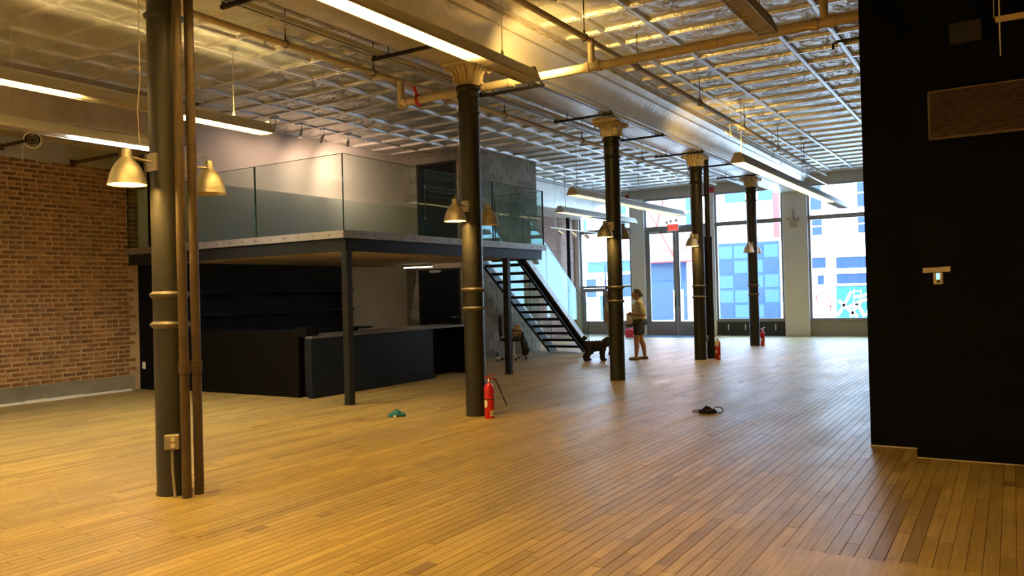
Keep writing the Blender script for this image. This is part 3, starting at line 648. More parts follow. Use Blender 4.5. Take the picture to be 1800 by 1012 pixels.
# glass guard rail with its bolted channel
gr = thing('glass_railing', 'frameless glass railing along the mezzanine edge in a bolted steel strip', 'railing', (MX, MY0, 2.36))
chn = part('clamp_strip', MB().box(XL-0.3, MX+0.02, MY0-0.025, MY0, 2.357, 2.465).box(XL-0.02, MX+0.02, MY0+0.03, MY0+0.055, 2.41, 2.465), STRIP, gr)
ch2 = part('clamp_strip', MB().box(MX, MX+0.025, MY0-0.025, MY1+0.03, 2.357, 2.465).box(MX-0.055, MX-0.03, MY0, MY1, 2.41, 2.465), STRIP, gr)
def bolt(mb, c, axis):
    mb.lathe([(0.001, 0), (0.009, 0), (0.011, 0.005)], c, 8, axis); return mb
x = MX-0.28
while x > XL: part('bolt', bolt(MB(), (x, MY0-0.031, 2.41), 'y'), DARK, chn); x -= 0.305
y = MY0+0.3
while y < MY1: part('bolt', MB().lathe([(0.011, 0.025), (0.009, 0.031), (0.001, 0.031)], (MX, y, 2.41), 8, 'x'), DARK, ch2); y += 0.305
def rail_pane(p, q, z0, z1, th=0.012):
    p = Vector((*p, 0)); q = Vector((*q, 0)); d = (q-p).normalized(); sd = Vector((-d.y, d.x, 0))*th/2
    g = part('glass_pane', MB().add([p-sd+Vector((0, 0, z0)), q-sd+Vector((0, 0, z0)), q+sd+Vector((0, 0, z0)), p+sd+Vector((0, 0, z0)), p-sd+Vector((0, 0, z1)), q-sd+Vector((0, 0, z1)), q+sd+Vector((0, 0, z1)), p+sd+Vector((0, 0, z1))], [(3, 2, 1, 0), (4, 5, 6, 7), (0, 1, 5, 4), (1, 2, 6, 5), (2, 3, 7, 6), (3, 0, 4, 7)]), GRAIL, gr)
    e = MB()
    for r_ in (p, q): e.box(r_.x-0.0065, r_.x+0.0065, r_.y-0.0065, r_.y+0.0065, z0, z1)
    e.bar(p+Vector((0, 0, z1)), q+Vector((0, 0, z1)), 0.0125, 0.006)
    part('glass_edge', e, GEDGE, g)
yg = MY0+0.015; xg = MX-0.015; ZT = 3.55
for a, b in ((XL+0.02, -11.62), (-11.605, -9.815), (-9.80, MX-0.03)): rail_pane((a, yg), (b, yg), 2.40, ZT)
for a, b in ((MY0, 10.225), (10.24, 12.215), (12.23, MY1)): rail_pane((xg, a), (xg, b), 2.40, ZT)
rail_pane((-9.14, MY1), (xg-0.02, MY1), 2.40, ZT); rail_pane((-9.13, MY1), (-9.13, 15.2), 2.40, 3.45)
for y in (10.2325,):
    for z in (2.75, 3.25): part('pane_clip', MB().cbox(xg-0.012, xg+0.012, y-0.014, y+0.014, z-0.012, z+0.012, 0.003), CHROME, gr)
for z in (2.75, 3.2): part('pane_clip', MB().cbox(XL+0.01, XL+0.05, yg-0.014, yg+0.014, z-0.02, z+0.02, 0.003), CHROME, gr)
for z in (2.95,): part('pane_clip', MB().cbox(-9.822, -9.793, yg-0.012, yg+0.012, z-0.012, z+0.012, 0.003), CHROME, gr)
ring_ = MB(); pts = [(xg+0.008, 9.23+0.055*math.cos(a*math.pi/12), 2.98+0.075*math.sin(a*math.pi/12)) for a in range(25)]
ring_.tube(pts, 0.004, 6, caps=False); part('ring_mark', ring_, LABELM, gr, 60)
# strip light under the mezzanine
UNDER = emitm('strip_lit', (1.0, 0.86, 0.62), 9)
t = thing('ceiling_strip_light', 'small lit strip light under the mezzanine above the dark double door', 'light', (-11.1, 14.0, 2.2))
part('housing', MB().cbox(-11.56, -10.72, 13.96, 14.05, 2.155, 2.2, 0.006), CLEAN, t); part('tube', MB().tube([(-11.53, 14.0, 2.148), (-10.75, 14.0, 2.148)], 0.014, 10), UNDER, t, 60)

# ================================================================== STAIRCASE
SX0, SX1 = -10.12, -9.20
st = thing('staircase', 'black open steel staircase with glass sides rising to the mezzanine', 'staircase', (-9.65, 18.2, 0))
def sy(z): return 15.75 + (1.789 - z)*1.385
for x in (SX0, SX1):
    lo, hi = -0.02, 2.34; h = 0.13
    poly = [(sy(lo)+0.05, 0.0), (sy(lo)-0.32, 0.0), (15.16, 2.06), (15.16, 2.36), (sy(hi)+0.19, 2.36)]
    poly = [(sy(0)-0.16, 0.0), (sy(0)+0.17, 0.0), (sy(0)+0.17, 0.03), (sy(2.36)+0.12, 2.36), (sy(2.36)-0.06, 2.36), (sy(2.12)-0.13, 2.12)]
    s_ = part('stringer', MB().extr(poly, 'x', x-0.006, x+0.006), STEEL, st)
    sgn = 1 if x == SX1 else -1
    fl = MB(); p0 = Vector((x+sgn*0.03, sy(0)+0.17, 0.03)); p1 = Vector((x+sgn*0.03, sy(2.36)+0.12, 2.36)); fl.bar(p0, p1, 0.07, 0.012)
    p0 = Vector((x+sgn*0.03, sy(0)-0.16, 0.0)); p1 = Vector((x+sgn*0.03, sy(2.12)-0.13, 2.12)); fl.bar(p0, p1, 0.07, 0.012)
    part('flange', fl, STEEL, s_)
    # clamp strip and sloped glass
    off = 0.08*sgn
    cs_ = MB(); cs_.bar((x+off-0.02, sy(0.10)+0.22, 0.10), (x+off-0.02, sy(2.36)+0.22, 2.36), 0.02, 0.13); cs_.bar((x+off+0.02, sy(0.10)+0.22, 0.10), (x+off+0.02, sy(2.36)+0.22, 2.36), 0.02, 0.13)
    cst = part('clamp_strip', cs_, STRIP, st)
    for q in range(12):
        z = 0.2 + q*0.185; part('bolt', MB().lathe([(0.011, 0.03), (0.009, 0.036), (0.001, 0.036)] if sgn > 0 else [(0.001, -0.036), (0.009, -0.036), (0.011, -0.03)], (x+off, sy(z)+0.22, z), 8, 'x'), DARK, cst)
    for za, zb in ((2.36, 1.62), (1.615, 0.87), (0.865, 0.12)):
        ya, yb = sy(za)+0.22, sy(zb)+0.22; hh = 1.02
        xa = x+off-0.006; xb = x+off+0.006
        v = [(xa, ya, za), (xa, yb, zb), (xa, yb, zb+hh), (xa, ya, za+hh), (xb, ya, za), (xb, yb, zb), (xb, yb, zb+hh), (xb, ya, za+hh)]
        g = part('glass_pane', MB().add(v, [(0, 1, 2, 3), (7, 6, 5, 4), (0, 4, 5, 1), (1, 5, 6, 2), (2, 6, 7, 3), (3, 7, 4, 0)]), GRAIL, st)
        e = MB(); e.bar((x+off, ya, za), (x+off, ya, za+hh), 0.013, 0.008); e.bar((x+off, yb, zb), (x+off, yb, zb+hh), 0.013, 0.008); e.bar((x+off, ya, za+hh), (x+off, yb, zb+hh), 0.0125, 0.006); part('glass_edge', e, GEDGE, g)
for k in range(12):
    z = 2.36 - 0.1825*(k+1)
    if z < 0.1: break
    y = sy(z) - 0.06
    part('tread', MB().cbox(SX0+0.006, SX1-0.006, y, y+0.285, z-0.06, z, 0.004), STEEL, st)

# ================================================================== BAR
bar = thing('bar_counter', 'long black-blue bar counter under the mezzanine with a pale edged top', 'counter', (-9.2, 9.5, 0))
part('end_panel', MB().box(XW, -9.30, 8.72, 8.84, 0, 1.03).box(-9.34, -9.10, 8.70, 8.95, 0.93, 1.075), mat('black_brown_panel', (0.0042, 0.0036, 0.003), 0.6, spec=0.05), bar)
part('end_recess', MB().box(-9.30, -9.08, 8.84, 8.95, 0, 0.93), BLACK, bar)
part('front_panel', MB().box(-9.10, -9.02, 8.72, 11.75, 0.10, 0.905).box(-9.16, -9.10, 8.72, 8.80, 0.1, 0.905), NAVY, bar)
part('kick_board', MB().box(-9.10, -9.0, 8.71, 11.75, 0, 0.10), NAVY, bar)
part('counter_top', MB().cbox(-9.75, -8.99, 8.96, 12.85, 0.905, 0.94, 0.004).box(-9.12, -8.99, 8.70, 8.96, 0.905, 0.94), mat('worn_grey_top', (0.10, 0.095, 0.09), 0.35, var=(0.075, 0.07, 0.068), vscale=3), bar)
part('top_edge', MB().box(-8.992, -8.984, 8.70, 12.85, 0.908, 0.937), mat('counter_edge', (0.16, 0.15, 0.135), 0.5), bar)
part('recess_panel', MB().box(-9.45, -9.38, 11.75, 12.80, 0, 0.905), BLACK, bar); part('side_panel', MB().box(-9.75, -9.05, 12.78, 12.85, 0, 0.905), BLACK, bar); part('side_panel', MB().box(-9.45, -9.02, 11.72, 11.76, 0, 0.905), BLACK, bar)
part('back_support', MB().box(-9.75, -9.68, 8.96, 12.85, 0, 0.905), BLACK, bar)
bc = thing('back_counter', 'low black back counter along the wall behind the bar', 'counter', (-12.2, 11, 0))
part('cabinet', MB().box(XW, -11.93, 9.2, 13.30, 0, 0.79), BLACK, bc); part('top', MB().cbox(XW, -11.90, 9.2, 13.33, 0.85, 0.885, 0.004), NAVY, bc)
part('end_support', MB().box(XW, -12.3, 13.2, 13.30, 0.79, 0.85).box(XW, -12.3, 9.2, 9.3, 0.79, 0.85), BLACK, bc)
for nm, z, lb in (('wall_shelf', 1.70, 'upper long black shelf on the dark wall behind the bar'), ('wall_shelf', 1.29, 'lower long black shelf on the dark wall behind the bar')):
    t = thing(nm, lb, 'shelf', (XW, 11, z)); part('board', MB().cbox(XW, -12.25, 9.2, 13.14, z-0.045, z, 0.003), NAVY, t)
    for y in (9.6, 11.2, 12.8): part('bracket', MB().box(XW, -12.30, y-0.006, y+0.006, z-0.10, z-0.045), BLACK, t)
sw = thing('switch_plate', 'white wall plate low on the black stub wall by the brick corner', 'switch', (-13.0, 8.575, 0.42))
part('plate', MB().cbox(-13.02, -12.94, 8.566, 8.582, 0.36, 0.48, 0.004), CLEAN, sw); part('socket', MB().cbox(-13.0, -12.96, 8.562, 8.57, 0.385, 0.455, 0.003), CLEAN, sw)
# ================================================================== FLUORESCENT FIXTURES
TUBE = {}
def tube_mat(col, s):
    k = (col, s)
    if k not in TUBE: TUBE[k] = emitm('fluorescent_tube', col, s)
    return TUBE[k]
TUBE_OFF = mat('tube_off', (0.75, 0.72, 0.62), 0.3)
def fixture(label, x, y0, y1, z, w_, lit, col, s, rods=(), louver=True, uplight=False, group=None, ztop=ZC, spine=False, glow=None):
    t = thing('fluorescent_light', label, 'light', (x, (y0+y1)/2, z)); h = w_/2
    for sg in (-1, 1):
        prof = [(h, 0), (h, 0.025), (h*0.62, 0.125), (h*0.34, 0.155), (h*0.34, 0.149), (h*0.60, 0.119), (h-0.006, 0.022), (h-0.006, 0)]
        pts = [(x+sg*a, z+b) for a, b in prof]
        part('reflector_side', MB().extr(pts if sg < 0 else pts[::-1], 'y', y0, y1), FIXT, t)
    if not uplight: part('housing_top', MB().box(x-h*0.42, x+h*0.42, y0, y1, z+0.15, z+0.175), FIXT, t)
    else: part('spine', MB().box(x-0.014, x+0.014, y0, y1, z+0.10, z+0.135), FIXT, t)
    for ye in (y0, y1):
        e = [(-h-0.004, 0), (h+0.004, 0), (h+0.004, 0.03), (h*0.65, 0.13), (h*0.44, 0.182), (-h*0.44, 0.182), (-h*0.65, 0.13), (-h-0.004, 0.03)]
        part('end_cap', MB().extr([(x+a, z+b) for a, b in e], 'y', ye-0.006, ye+0.006), FIXT, t)
    if spine: part('centre_spine', MB().box(x-0.016, x+0.016, y0, y1, z-0.012, z+0.06), FIXT, t)
    if glow:                                                    # extra spot added above the lamp end to make the glow on the tin beam
        ld = bpy.data.lights.new('added_glow_spot', 'SPOT'); lo = bpy.data.objects.new('added_glow_spot', ld); COL.objects.link(lo); lo.parent = t; p = Vector(glow[0]); lo.location = p - Vector(t.location)
        ld.energy = glow[2]; ld.color = WARM; ld.spot_size = math.radians(glow[3]); ld.spot_blend = 1.0; ld.shadow_soft_size = 0.12; lo.rotation_euler = (Vector(glow[1])-p).to_track_quat('-Z', 'Y').to_euler()
    runs = []; y = y0+0.02
    marks = sorted(lit)
    for a, b in marks:
        if a-y > 0.1: runs.append((y, a, False))
        runs.append((max(a, y0+0.02), min(b, y1-0.02), True)); y = b
    if y1-y > 0.1: runs.append((y, y1-0.02, False))
    for a, b, on in runs:
        for sg in (-1, 1):
            xx = x+sg*h*0.45; part('tube', MB().tube([(xx, a, z+0.052), (xx, b, z+0.052)], 0.016, 10), tube_mat(col, s) if on else TUBE_OFF, t, 60)
    if louver:
        lv = MB(); y = max(y0, 1.0)+0.03
        while y < y1: lv.box(x-h+0.008, x+h-0.008, y, y+0.006, z+0.001, z+0.028); y += 0.075
        lv.box(x-h+0.006, x-h+0.012, y0, y1, z, z+0.03).box(x+h-0.012, x+h-0.006, y0, y1, z, z+0.03)
        part('louver', lv, FIXT, t, kind='stuff')
    for y in rods:
        r_ = MB(); r_.tube([(x, y, z+0.17), (x, y, ztop)], 0.006, 6); r_.lathe([(0.02, z+0.17), (0.012, z+0.215)], (x, y, 0), 8, caps=True); r_.lathe([(0.05, ztop-0.015), (0.05, ztop)], (x, y, 0), 10, caps=True)
        part('hanger_rod', r_, FIXT, t, 40)
    return t
fixture('long louvered fluorescent light, amber lit, hung beneath the tin beam', -4.585, -4.5, 7.92, 3.90, 0.215, [(-4.5, 6.75)], WARM, S_BEAM, (7.3, 3.5, 0.5), True, True, glow=((-4.58, 7.97, 4.27), (-5.45, 11.2, 4.62), 120, 130))
fixture('louvered fluorescent light by the black partition at the top right, unlit there, with an added lit run behind the camera', -1.97, -4.0, 8.02, 3.97, 0.19, [(-4.0, 2.5)], WARM, S_WARM, (7.75, 3.5), True)  # lit tubes out of view are added to brighten the room
fixture('hung fluorescent light ending before the white mezzanine wall, lit at both ends', -8.85, -4.5, 7.82, 3.84, 0.24, [(-4.5, 5.12), (6.35, 7.82)], FLUO, S_WARM, (7.25, 4.0, 0.5), False, True, spine=True)
fixture('hung fluorescent light with cool white far end nearest the brick wall', -9.83, -4.5, 7.0, 3.58, 0.26, [(-4.5, 1.0), (5.62, 7.0)], COOL, S_COOL, (4.9, 6.75), False, False, spine=True)
fixture('long warm fluorescent light hung by the front windows at right', -4.05, 14.15, 24.75, 3.71, 0.25, [(14.15, 22.6)], (1.0, 0.78, 0.45), S_FAR, (14.4, 19.3, 24.5), True, False, glow=((-4.1, 14.2, 3.95), (-5.3, 15.8, 4.55), 60, 140))
fixture('long fluorescent light crossing behind the third column before the front doors', -8.38, 16.15, 23.2, 3.70, 0.27, [(16.15, 22.9)], (1.0, 0.85, 0.5), S_FAR*0.6, (16.4, 20.0, 23.0), True, False)
fixture('shorter fluorescent light left of the third column, beyond the stair', -10.55, 19.55, 24.7, 3.72, 0.25, [(19.55, 21.4)], (1.0, 0.85, 0.5), S_FAR*0.6, (19.9, 24.4), True, False)
# track with spot heads beyond the stairs
t = thing('spot_track', 'thin white track with small spot heads beyond the stair glass', 'track light', (-10.7, 20.8, 3.3))
part('track', MB().box(-10.73, -10.70, 19.3, 22.3, 3.28, 3.31), CLEAN, t)
for y in (19.6, 22.0): part('hanger_rod', MB().tube([(-10.715, y, 3.3), (-10.715, y, ZC)], 0.005, 6), GALV, t, 40)
for y in (19.75, 20.55, 21.4):
    h = part('spot_head', MB().tube([(-10.715, y, 3.20), (-10.60, y+0.05, 3.10)], 0.05, 12).tube([(-10.715, y, 3.29), (-10.70, y, 3.19)], 0.008, 6), GALV, t, 40)
# small halogen spots on the ceiling in front of the white wall
names_ = ['first ceiling spot from the left, just beyond the lamp end', 'second ceiling spot from the left above the white wall', 'third ceiling spot from the left above the white wall', 'fourth ceiling spot, farthest right above the white wall']
for k, y in enumerate((10.46, 11.1, 11.71, 12.41)):
    t = thing('ceiling_spot', 'small chrome ' + names_[k], 'spotlight', (-11.61, y, ZC), 'chrome spots on the mezzanine ceiling')
    part('mounting_plate', MB().lathe([(0.001, ZC+0.004), (0.075, ZC+0.002), (0.075, ZC-0.018), (0.06, ZC-0.024), (0.001, ZC-0.024)], (-11.61, y, 0), 16), CHROME, t, 40)
    dx = (-0.02, 0.0, -0.06, -0.01)[k]
    ld = bpy.data.lights.new('added_wall_wash', 'SPOT'); lo = bpy.data.objects.new('added_wall_wash', ld); COL.objects.link(lo); lo.parent = t; lo.location = (-0.05, -0.03, -0.29)  # warm light added to these spots to brighten the mezzanine wall
    ld.energy = S_SPOT*(0.7, 1.0, 2.2, 4.2)[k]; ld.color = (1.0, 0.66, 0.46); ld.spot_size = 2.3; ld.spot_blend = 1.0; ld.shadow_soft_size = 0.03; lo.rotation_euler = Vector((-0.75, (-0.25, 0.0, 0.5, 0.9)[k], -0.65)).to_track_quat('-Z', 'Y').to_euler()
    part('stem', MB().tube([(-11.61, y, ZC-0.02), (-11.61, y, ZC-0.10)], 0.008, 8), CHROME, t, 40)
    part('spot_head', MB().tube([(-11.61, y, ZC-0.09), (-11.61+dx*0.5, y-0.01, ZC-0.13), (-11.61+dx*1.5, y-0.03, ZC-0.25)], [0.018, 0.032, 0.036], 14), CHROME, t, 40)

# ================================================================== PIPES, TRACKS, HANGERS
t = thing('sprinkler_main', 'thick cream sprinkler pipe crossing the room below the tin beam', 'pipe', (-4.1, 8.5, 4.125))
part('pipe', MB().tube([(-6.98, 8.5, 4.13), (-1.2, 8.5, 4.13), (-1.14, 8.5, 4.13)], 0.052, 16), CREAM, t, 40)
part('end_riser', MB().tube([(-6.98, 8.5, 4.06), (-6.98, 8.5, 4.42)], 0.05, 14), CREAM, t, 40)
for x in (-4.11, -1.53): part('riser', MB().tube([(x, 8.5, 4.13), (x, 8.5, 4.46)], 0.04, 14), CREAM, t, 40)
for x in (-6.9, -4.16, -4.02, -1.62, -1.45, -5.2): part('coupling', MB().tube([(x-0.03, 8.5, 4.13), (x+0.03, 8.5, 4.13)], 0.064, 16), CREAM, t, 40)
for x in (-3.2, -2.6): part('seam', MB().tube([(x-0.006, 8.5, 4.13), (x+0.006, 8.5, 4.13)], 0.055, 16), FIXT, t, 40)
vh = thing('valve_handle', 'red valve handle on the cream pipe left of the second column', 'valve', (-6.68, 8.44, 4.13))
part('lever', MB().lathe([(0.03, -0.02), (0.075, -0.012), (0.085, 0.0), (0.075, 0.012), (0.03, 0.02)], (-6.68, 8.5, 4.13), 14, 'x'), REDP, vh, 40)
part('grip', MB().bar((-6.68, 8.47, 4.18), (-6.70, 8.42, 4.30), 0.05, 0.02), REDP, vh)
def branch(label, x, y0, y1, z, r, m, hang, ztop=ZC, name='branch_pipe'):
    t = thing(name, label, 'pipe', (x, (y0+y1)/2, z)); part('pipe', MB().tube([(x, y0, z), (x, y1, z)], r, 12), m, t, 40)
    for y in hang:
        hg = MB(); hg.tube([(x, y, z+r+0.02), (x, y, ztop)], 0.006, 6)
        pts = [(x+(r+0.008)*math.sin(a*math.pi/8)*(1 if a < 16 else 1), y, z+(r+0.008)*math.cos(a*math.pi/8)) for a in range(17)]
        hg.tube(pts, 0.006, 6, caps=False); hg.tube([(x, y, z+r), (x, y, z+r+0.05)], 0.012, 6)
        part('hanger', hg, BRPIPE if m is CREAM else GALV, t, 40)
    y = y0+1.1
    while y < y1: part('sprinkler_head', MB().lathe([(0.008, z-r), (0.012, z-r-0.02), (0.006, z-r-0.035), (0.018, z-r-0.05), (0.001, z-r-0.05)], (x, y, 0), 8), GALV, t, 40); y += 3.1
    return t
branch('slim cream branch pipe running beside the beam on its right', -4.12, 1.0, 22.5, 4.44, 0.034, CREAM, (6.3, 8.35, 9.9, 12.4, 14.9, 17.4, 19.9))
branch('slim cream branch pipe running along the left ceiling', -7.02, 2.0, 22.3, 4.44, 0.036, CREAM, (6.5, 8.0, 11.2, 14.0, 17.0, 20.0))
branch('thin grey tube hung beside the right branch pipe near the windows', -4.39, 14.6, 24.1, 4.36, 0.02, GALV, (14.9, 15.9, 18.0, 21.5))
branch('grey conduit hung close to the left ceiling near the second column', -6.75, 7.1, 16.0, 4.52, 0.022, GALV, (7.3, 9.6, 12.0))
t = thing('ceiling_conduit', 'bent grey conduit looping along the left ceiling', 'conduit', (-7.3, 7, 4.6))
part('tube', MB().tube([(-6.15, 6.35, 4.40), (-6.6, 6.35, 4.52), (-7.15, 6.35, 4.62), (-7.2, 6.42, 4.62), (-7.2, 8.6, 4.62), (-7.02, 8.75, 4.56)], 0.014, 8), GALV, t, 40)
def raceway(label, x, y0, y1):
    t = thing('cable_raceway', label, 'raceway', (x, (y0+y1)/2, 4.31)); part('channel', MB().box(x-0.045, x+0.045, y0, y1, 4.285, 4.33), GALV, t)
    part('slot', MB().box(x-0.008, x+0.008, y0, y1, 4.282, 4.286), DARK, t)
    y = y0+1.5
    while y < y1: part('joint', MB().box(x-0.049, x+0.049, y-0.04, y+0.04, 4.281, 4.334), GALV, t); y += 3.05
raceway('long grey raceway along the right edge of the beam underside', -5.32, 1.0, 21.9)
raceway('long grey raceway along the left edge of the beam underside', -6.11, 1.0, 21.9)
tl = ['nearest dark cross strut below the beam at the top left', 'dark cross strut below the beam before the second column', 'dark cross strut just behind the second column and lamp end', 'dark cross strut between the second and third columns', 'dark cross strut right behind the third column', 'dark cross strut between the third and fourth columns', 'dark cross strut behind the fourth column', 'farthest dark cross strut below the beam']
for lb, y in zip(tl, (5.0, 7.1, 9.3, 11.46, 13.64, 15.8, 17.8, 19.9)):
    t = thing('cross_strut', lb, 'strut', (CX, y, 4.26), 'cross struts under the beam'); part('strut', MB().box(-6.24, -5.20, y-0.02, y+0.02, 4.245, 4.2795), STEEL, t)
    for x in (-6.0, -5.43): part('rod', MB().tube([(x, y, 4.28), (x, y, 4.40)], 0.007, 6), STEEL, t, 40)
    for x in (-6.21, -5.24): part('clip', MB().box(x-0.012, x+0.012, y-0.018, y+0.018, 4.281, 4.31), STEEL, t)
t = thing('hook_pipe', 'short brown hooked pipe on the tin ceiling by the black partition', 'pipe', (-1.9, 11.55, 4.8)); part('tube', MB().tube([(-1.98, 11.6, 4.70), (-1.98, 11.6, 4.77), (-1.93, 11.6, 4.80), (-1.1, 11.6, 4.80)], 0.018, 8), BRPIPE, t, 40)
t = thing('hanging_bar', 'short cream bar and thin hanging rods before the black partition', 'hanger', (0.1, 7.4, 3.55))
part('bar', MB().box(-0.06, 0.9, 7.38, 7.42, 3.535, 3.575), CREAM, t); part('rod', MB().tube([(-0.032, 7.4, 3.27), (-0.032, 7.4, ZC+0.02)], 0.005, 6), CLEAN, t, 40); part('rod', MB().tube([(-0.07, 7.4, 3.57), (-0.045, 7.4, ZC+0.02)], 0.003, 6), CREAM, t, 40)
# left wall fittings
t = thing('duct_outlet', 'round white spiral duct outlet under the left soffit', 'vent', (-12.6, 6.56, 4.05))
ax = Matrix.Translation((-12.6, 6.56, 4.03)) @ Vector((0.82, -0.42, -0.38)).to_track_quat('Z', 'Y').to_matrix().to_4x4()
part('duct', MB().lathe([(0.115, -0.28), (0.115, -0.02), (0.125, -0.02), (0.128, 0.0), (0.108, 0.0), (0.105, -0.28)], (0, 0, 0), 28).xf(ax), CLEAN, t, 40)
part('inner', MB().lathe([(0.105, -0.14), (0.001, -0.14)], (0, 0, 0), 24).xf(ax), DARK, t)
for r_ in (0.075, 0.04): part('vent_ring', MB().lathe([(r_, -0.04), (r_-0.008, -0.035), (r_-0.008, -0.02), (r_, -0.02), (r_, -0.04)], (0, 0, 0), 24).xf(ax), PLAST, t, 40)
for lb, y, z, xe in (('brown strut arm sticking out above the brick, by the column', 7.46, 3.86, -11.86), ('brown strut arm sticking out above the brick, at the round vent', 6.34, 3.97, -12.42)):
    t = thing('wall_bracket', lb, 'strut', (XL, y, z)); part('arm', MB().box(XL, xe, y-0.02, y+0.02, z-0.03, z+0.015), BRPIPE, t); part('rod', MB().tube([(xe+0.0-0.02, y, z+0.3), (xe-0.02, y, z-0.02)] if y > 7 else [(xe-0.02, y, z-0.03), (xe-0.04, y, z-0.27)], 0.005, 6), CLEAN, t, 40)
    part('wall_plate', MB().box(XL, XL+0.012, y-0.05, y+0.05, z-0.06, z+0.04), BRPIPE, t)

# ================================================================== BLACK PARTITION FITTINGS
yw = 7.76
t = thing('wall_grille', 'wide tan louvred air grille high on the black partition', 'grille', (0.2, yw, 2.92)); gx0, gx1, gz0, gz1 = -0.575, 1.05, 2.72, 3.135
part('backing', MB().box(gx0, gx1, yw-0.006, yw, gz0, gz1), mat('grille_dark', (0.03, 0.018, 0.012), 0.7), t)
part('frame', MB().box(gx0, gx1, yw-0.03, yw, gz1-0.012, gz1).box(gx0, gx1, yw-0.03, yw, gz0, gz0+0.012).box(gx0, gx0+0.010, yw-0.03, yw, gz0, gz1).box(gx1-0.01, gx1, yw-0.03, yw, gz0, gz1), TAN, t)
n_ = 22; ln = (gz1-gz0-0.024)/n_
for k in range(n_):
    z = gz0+0.012+ln*(k+0.5); part('louver_slat', MB().add([(gx0+0.01, yw-0.028, z-ln*0.38), (gx1-0.01, yw-0.028, z-ln*0.38), (gx1-0.01, yw-0.022, z+ln*0.12), (gx0+0.01, yw-0.022, z+ln*0.12), (gx0+0.01, yw-0.008, z+ln*0.10), (gx1-0.01, yw-0.008, z+ln*0.10), (gx1-0.01, yw-0.010, z-ln*0.38), (gx0+0.01, yw-0.010, z-ln*0.38)], [(0, 1, 2, 3), (3, 2, 5, 4), (4, 5, 6, 7), (7, 6, 1, 0), (0, 3, 4, 7), (1, 6, 5, 2)]), TAN, t)
t = thing('wall_speaker', 'dark box speaker near the top of the black partition', 'speaker', (-0.27, yw, 3.55)); SPK = mat('dark_brown_box', (0.009, 0.007, 0.006), 0.5)
part('cabinet', MB().cbox(-0.392, -0.155, yw-0.14, yw-0.02, 3.48, 3.655, 0.006), SPK, t); part('grille', MB().box(-0.38, -0.168, yw-0.146, yw-0.14, 3.49, 3.645), DARK, t); part('bracket', MB().box(-0.30, -0.24, yw-0.02, yw, 3.53, 3.6), DARK, t)
t = thing('cover_strip', 'horizontal beige cover strip above the thermostat on the black partition', 'wall plate', (-0.55, yw, 1.61))
part('strip', MB().add([(-0.652, yw-0.012, 1.588), (-0.445, yw-0.012, 1.594), (-0.442, yw-0.012, 1.640), (-0.54, yw-0.012, 1.632), (-0.652, yw-0.012, 1.632), (-0.652, yw, 1.588), (-0.445, yw, 1.594), (-0.442, yw, 1.640), (-0.54, yw, 1.632), (-0.652, yw, 1.632)], [(0, 1, 2, 3, 4), (9, 8, 7, 6, 5), (0, 5, 6, 1), (1, 6, 7, 2), (2, 7, 8, 3), (3, 8, 9, 4), (4, 9, 5, 0)]), BEIGEPL, t)
part('screw', MB().lathe([(0.001, -0.015), (0.004, -0.015), (0.005, -0.012)], (-0.63, yw, 1.61), 8, 'y').lathe([(0.001, -0.015), (0.004, -0.015), (0.005, -0.012)], (-0.47, yw, 1.617), 8, 'y'), GALV, t)
t = thing('thermostat', 'beige thermostat with a small blue screen on the black partition', 'thermostat', (-0.535, yw, 1.53))
part('case', MB().cbox(-0.572, -0.499, yw-0.022, yw, 1.488, 1.586, 0.005), BEIGEPL, t); part('screen', MB().box(-0.551, -0.522, yw-0.0235, yw-0.021, 1.530, 1.583), SCREEN, t); part('button', MB().lathe([(0.001, -0.026), (0.011, -0.025), (0.012, -0.02)], (-0.536, yw, 1.513), 12, 'y'), BRPIPE, t)

# ================================================================== FRONT WALL FITTINGS
t = thing('exit_sign', 'red lit exit sign with three round lamp heads over the glass doors', 'sign', (-9.435, YF-0.02, 3.44)); ye = YF-0.02
part('housing', MB().cbox(-9.63, -9.24, ye-0.06, ye, 3.43, 3.665, 0.005), CLEAN, t); part('face', MB().box(-9.61, -9.26, ye-0.064, ye-0.06, 3.45, 3.645), EXITM, t)
text_mesh('EXIT', 0.19, mat('exit_letter', (0.22, 0.01, 0.01), 0.5), t, Matrix.Translation((-9.435, ye-0.066, 3.548)) @ Matrix.Rotation(math.pi/2, 4, 'X'), 0.002)
for x, z in ((-9.63, 3.72), (-9.49, 3.755), (-9.30, 3.775)):
    part('lamp_head', MB().lathe([(0.03, 0.02), (0.05, -0.02), (0.048, -0.03), (0.001, -0.03)], (x, ye-0.05, z), 16, 'y'), GALV, t, 40)
    part('lamp_stem', MB().tube([(x*0.6-9.435*0.4, ye-0.03, 3.665), (x, ye-0.04, z-0.03)], 0.01, 6), GALV, t, 40)
t = thing('emergency_light', 'beige emergency light box on the white pier between the right windows', 'light', (-5.6, YF-0.04, 3.45)); ye = YF-0.04
part('case', MB().cbox(-5.70, -5.50, ye-0.09, ye, 3.31, 3.55, 0.01), BEIGEPL, t)
for x in (-5.75, -5.45): part('lamp_head', MB().lathe([(0.03, 0.03), (0.045, -0.03), (0.001, -0.035)], (x, ye-0.06, 3.56), 14, 'y'), BEIGEPL, t, 40)
part('conduit', MB().tube([(-5.6, ye-0.02, 3.55), (-5.6, ye-0.02, 3.85)], 0.012, 8), DARK, t, 40)
t = thing('fire_alarm', 'small round red alarm bell above the left front window', 'alarm', (-11.05, YF, 4.7)); part('bell', MB().lathe([(0.001, -0.06), (0.04, -0.055), (0.07, -0.03), (0.075, 0.0)], (-11.05, YF, 4.70), 16, 'y'), REDP, t, 40); part('base', MB().box(-11.1, -11.0, YF-0.02, YF, 4.64, 4.76), REDP, t)
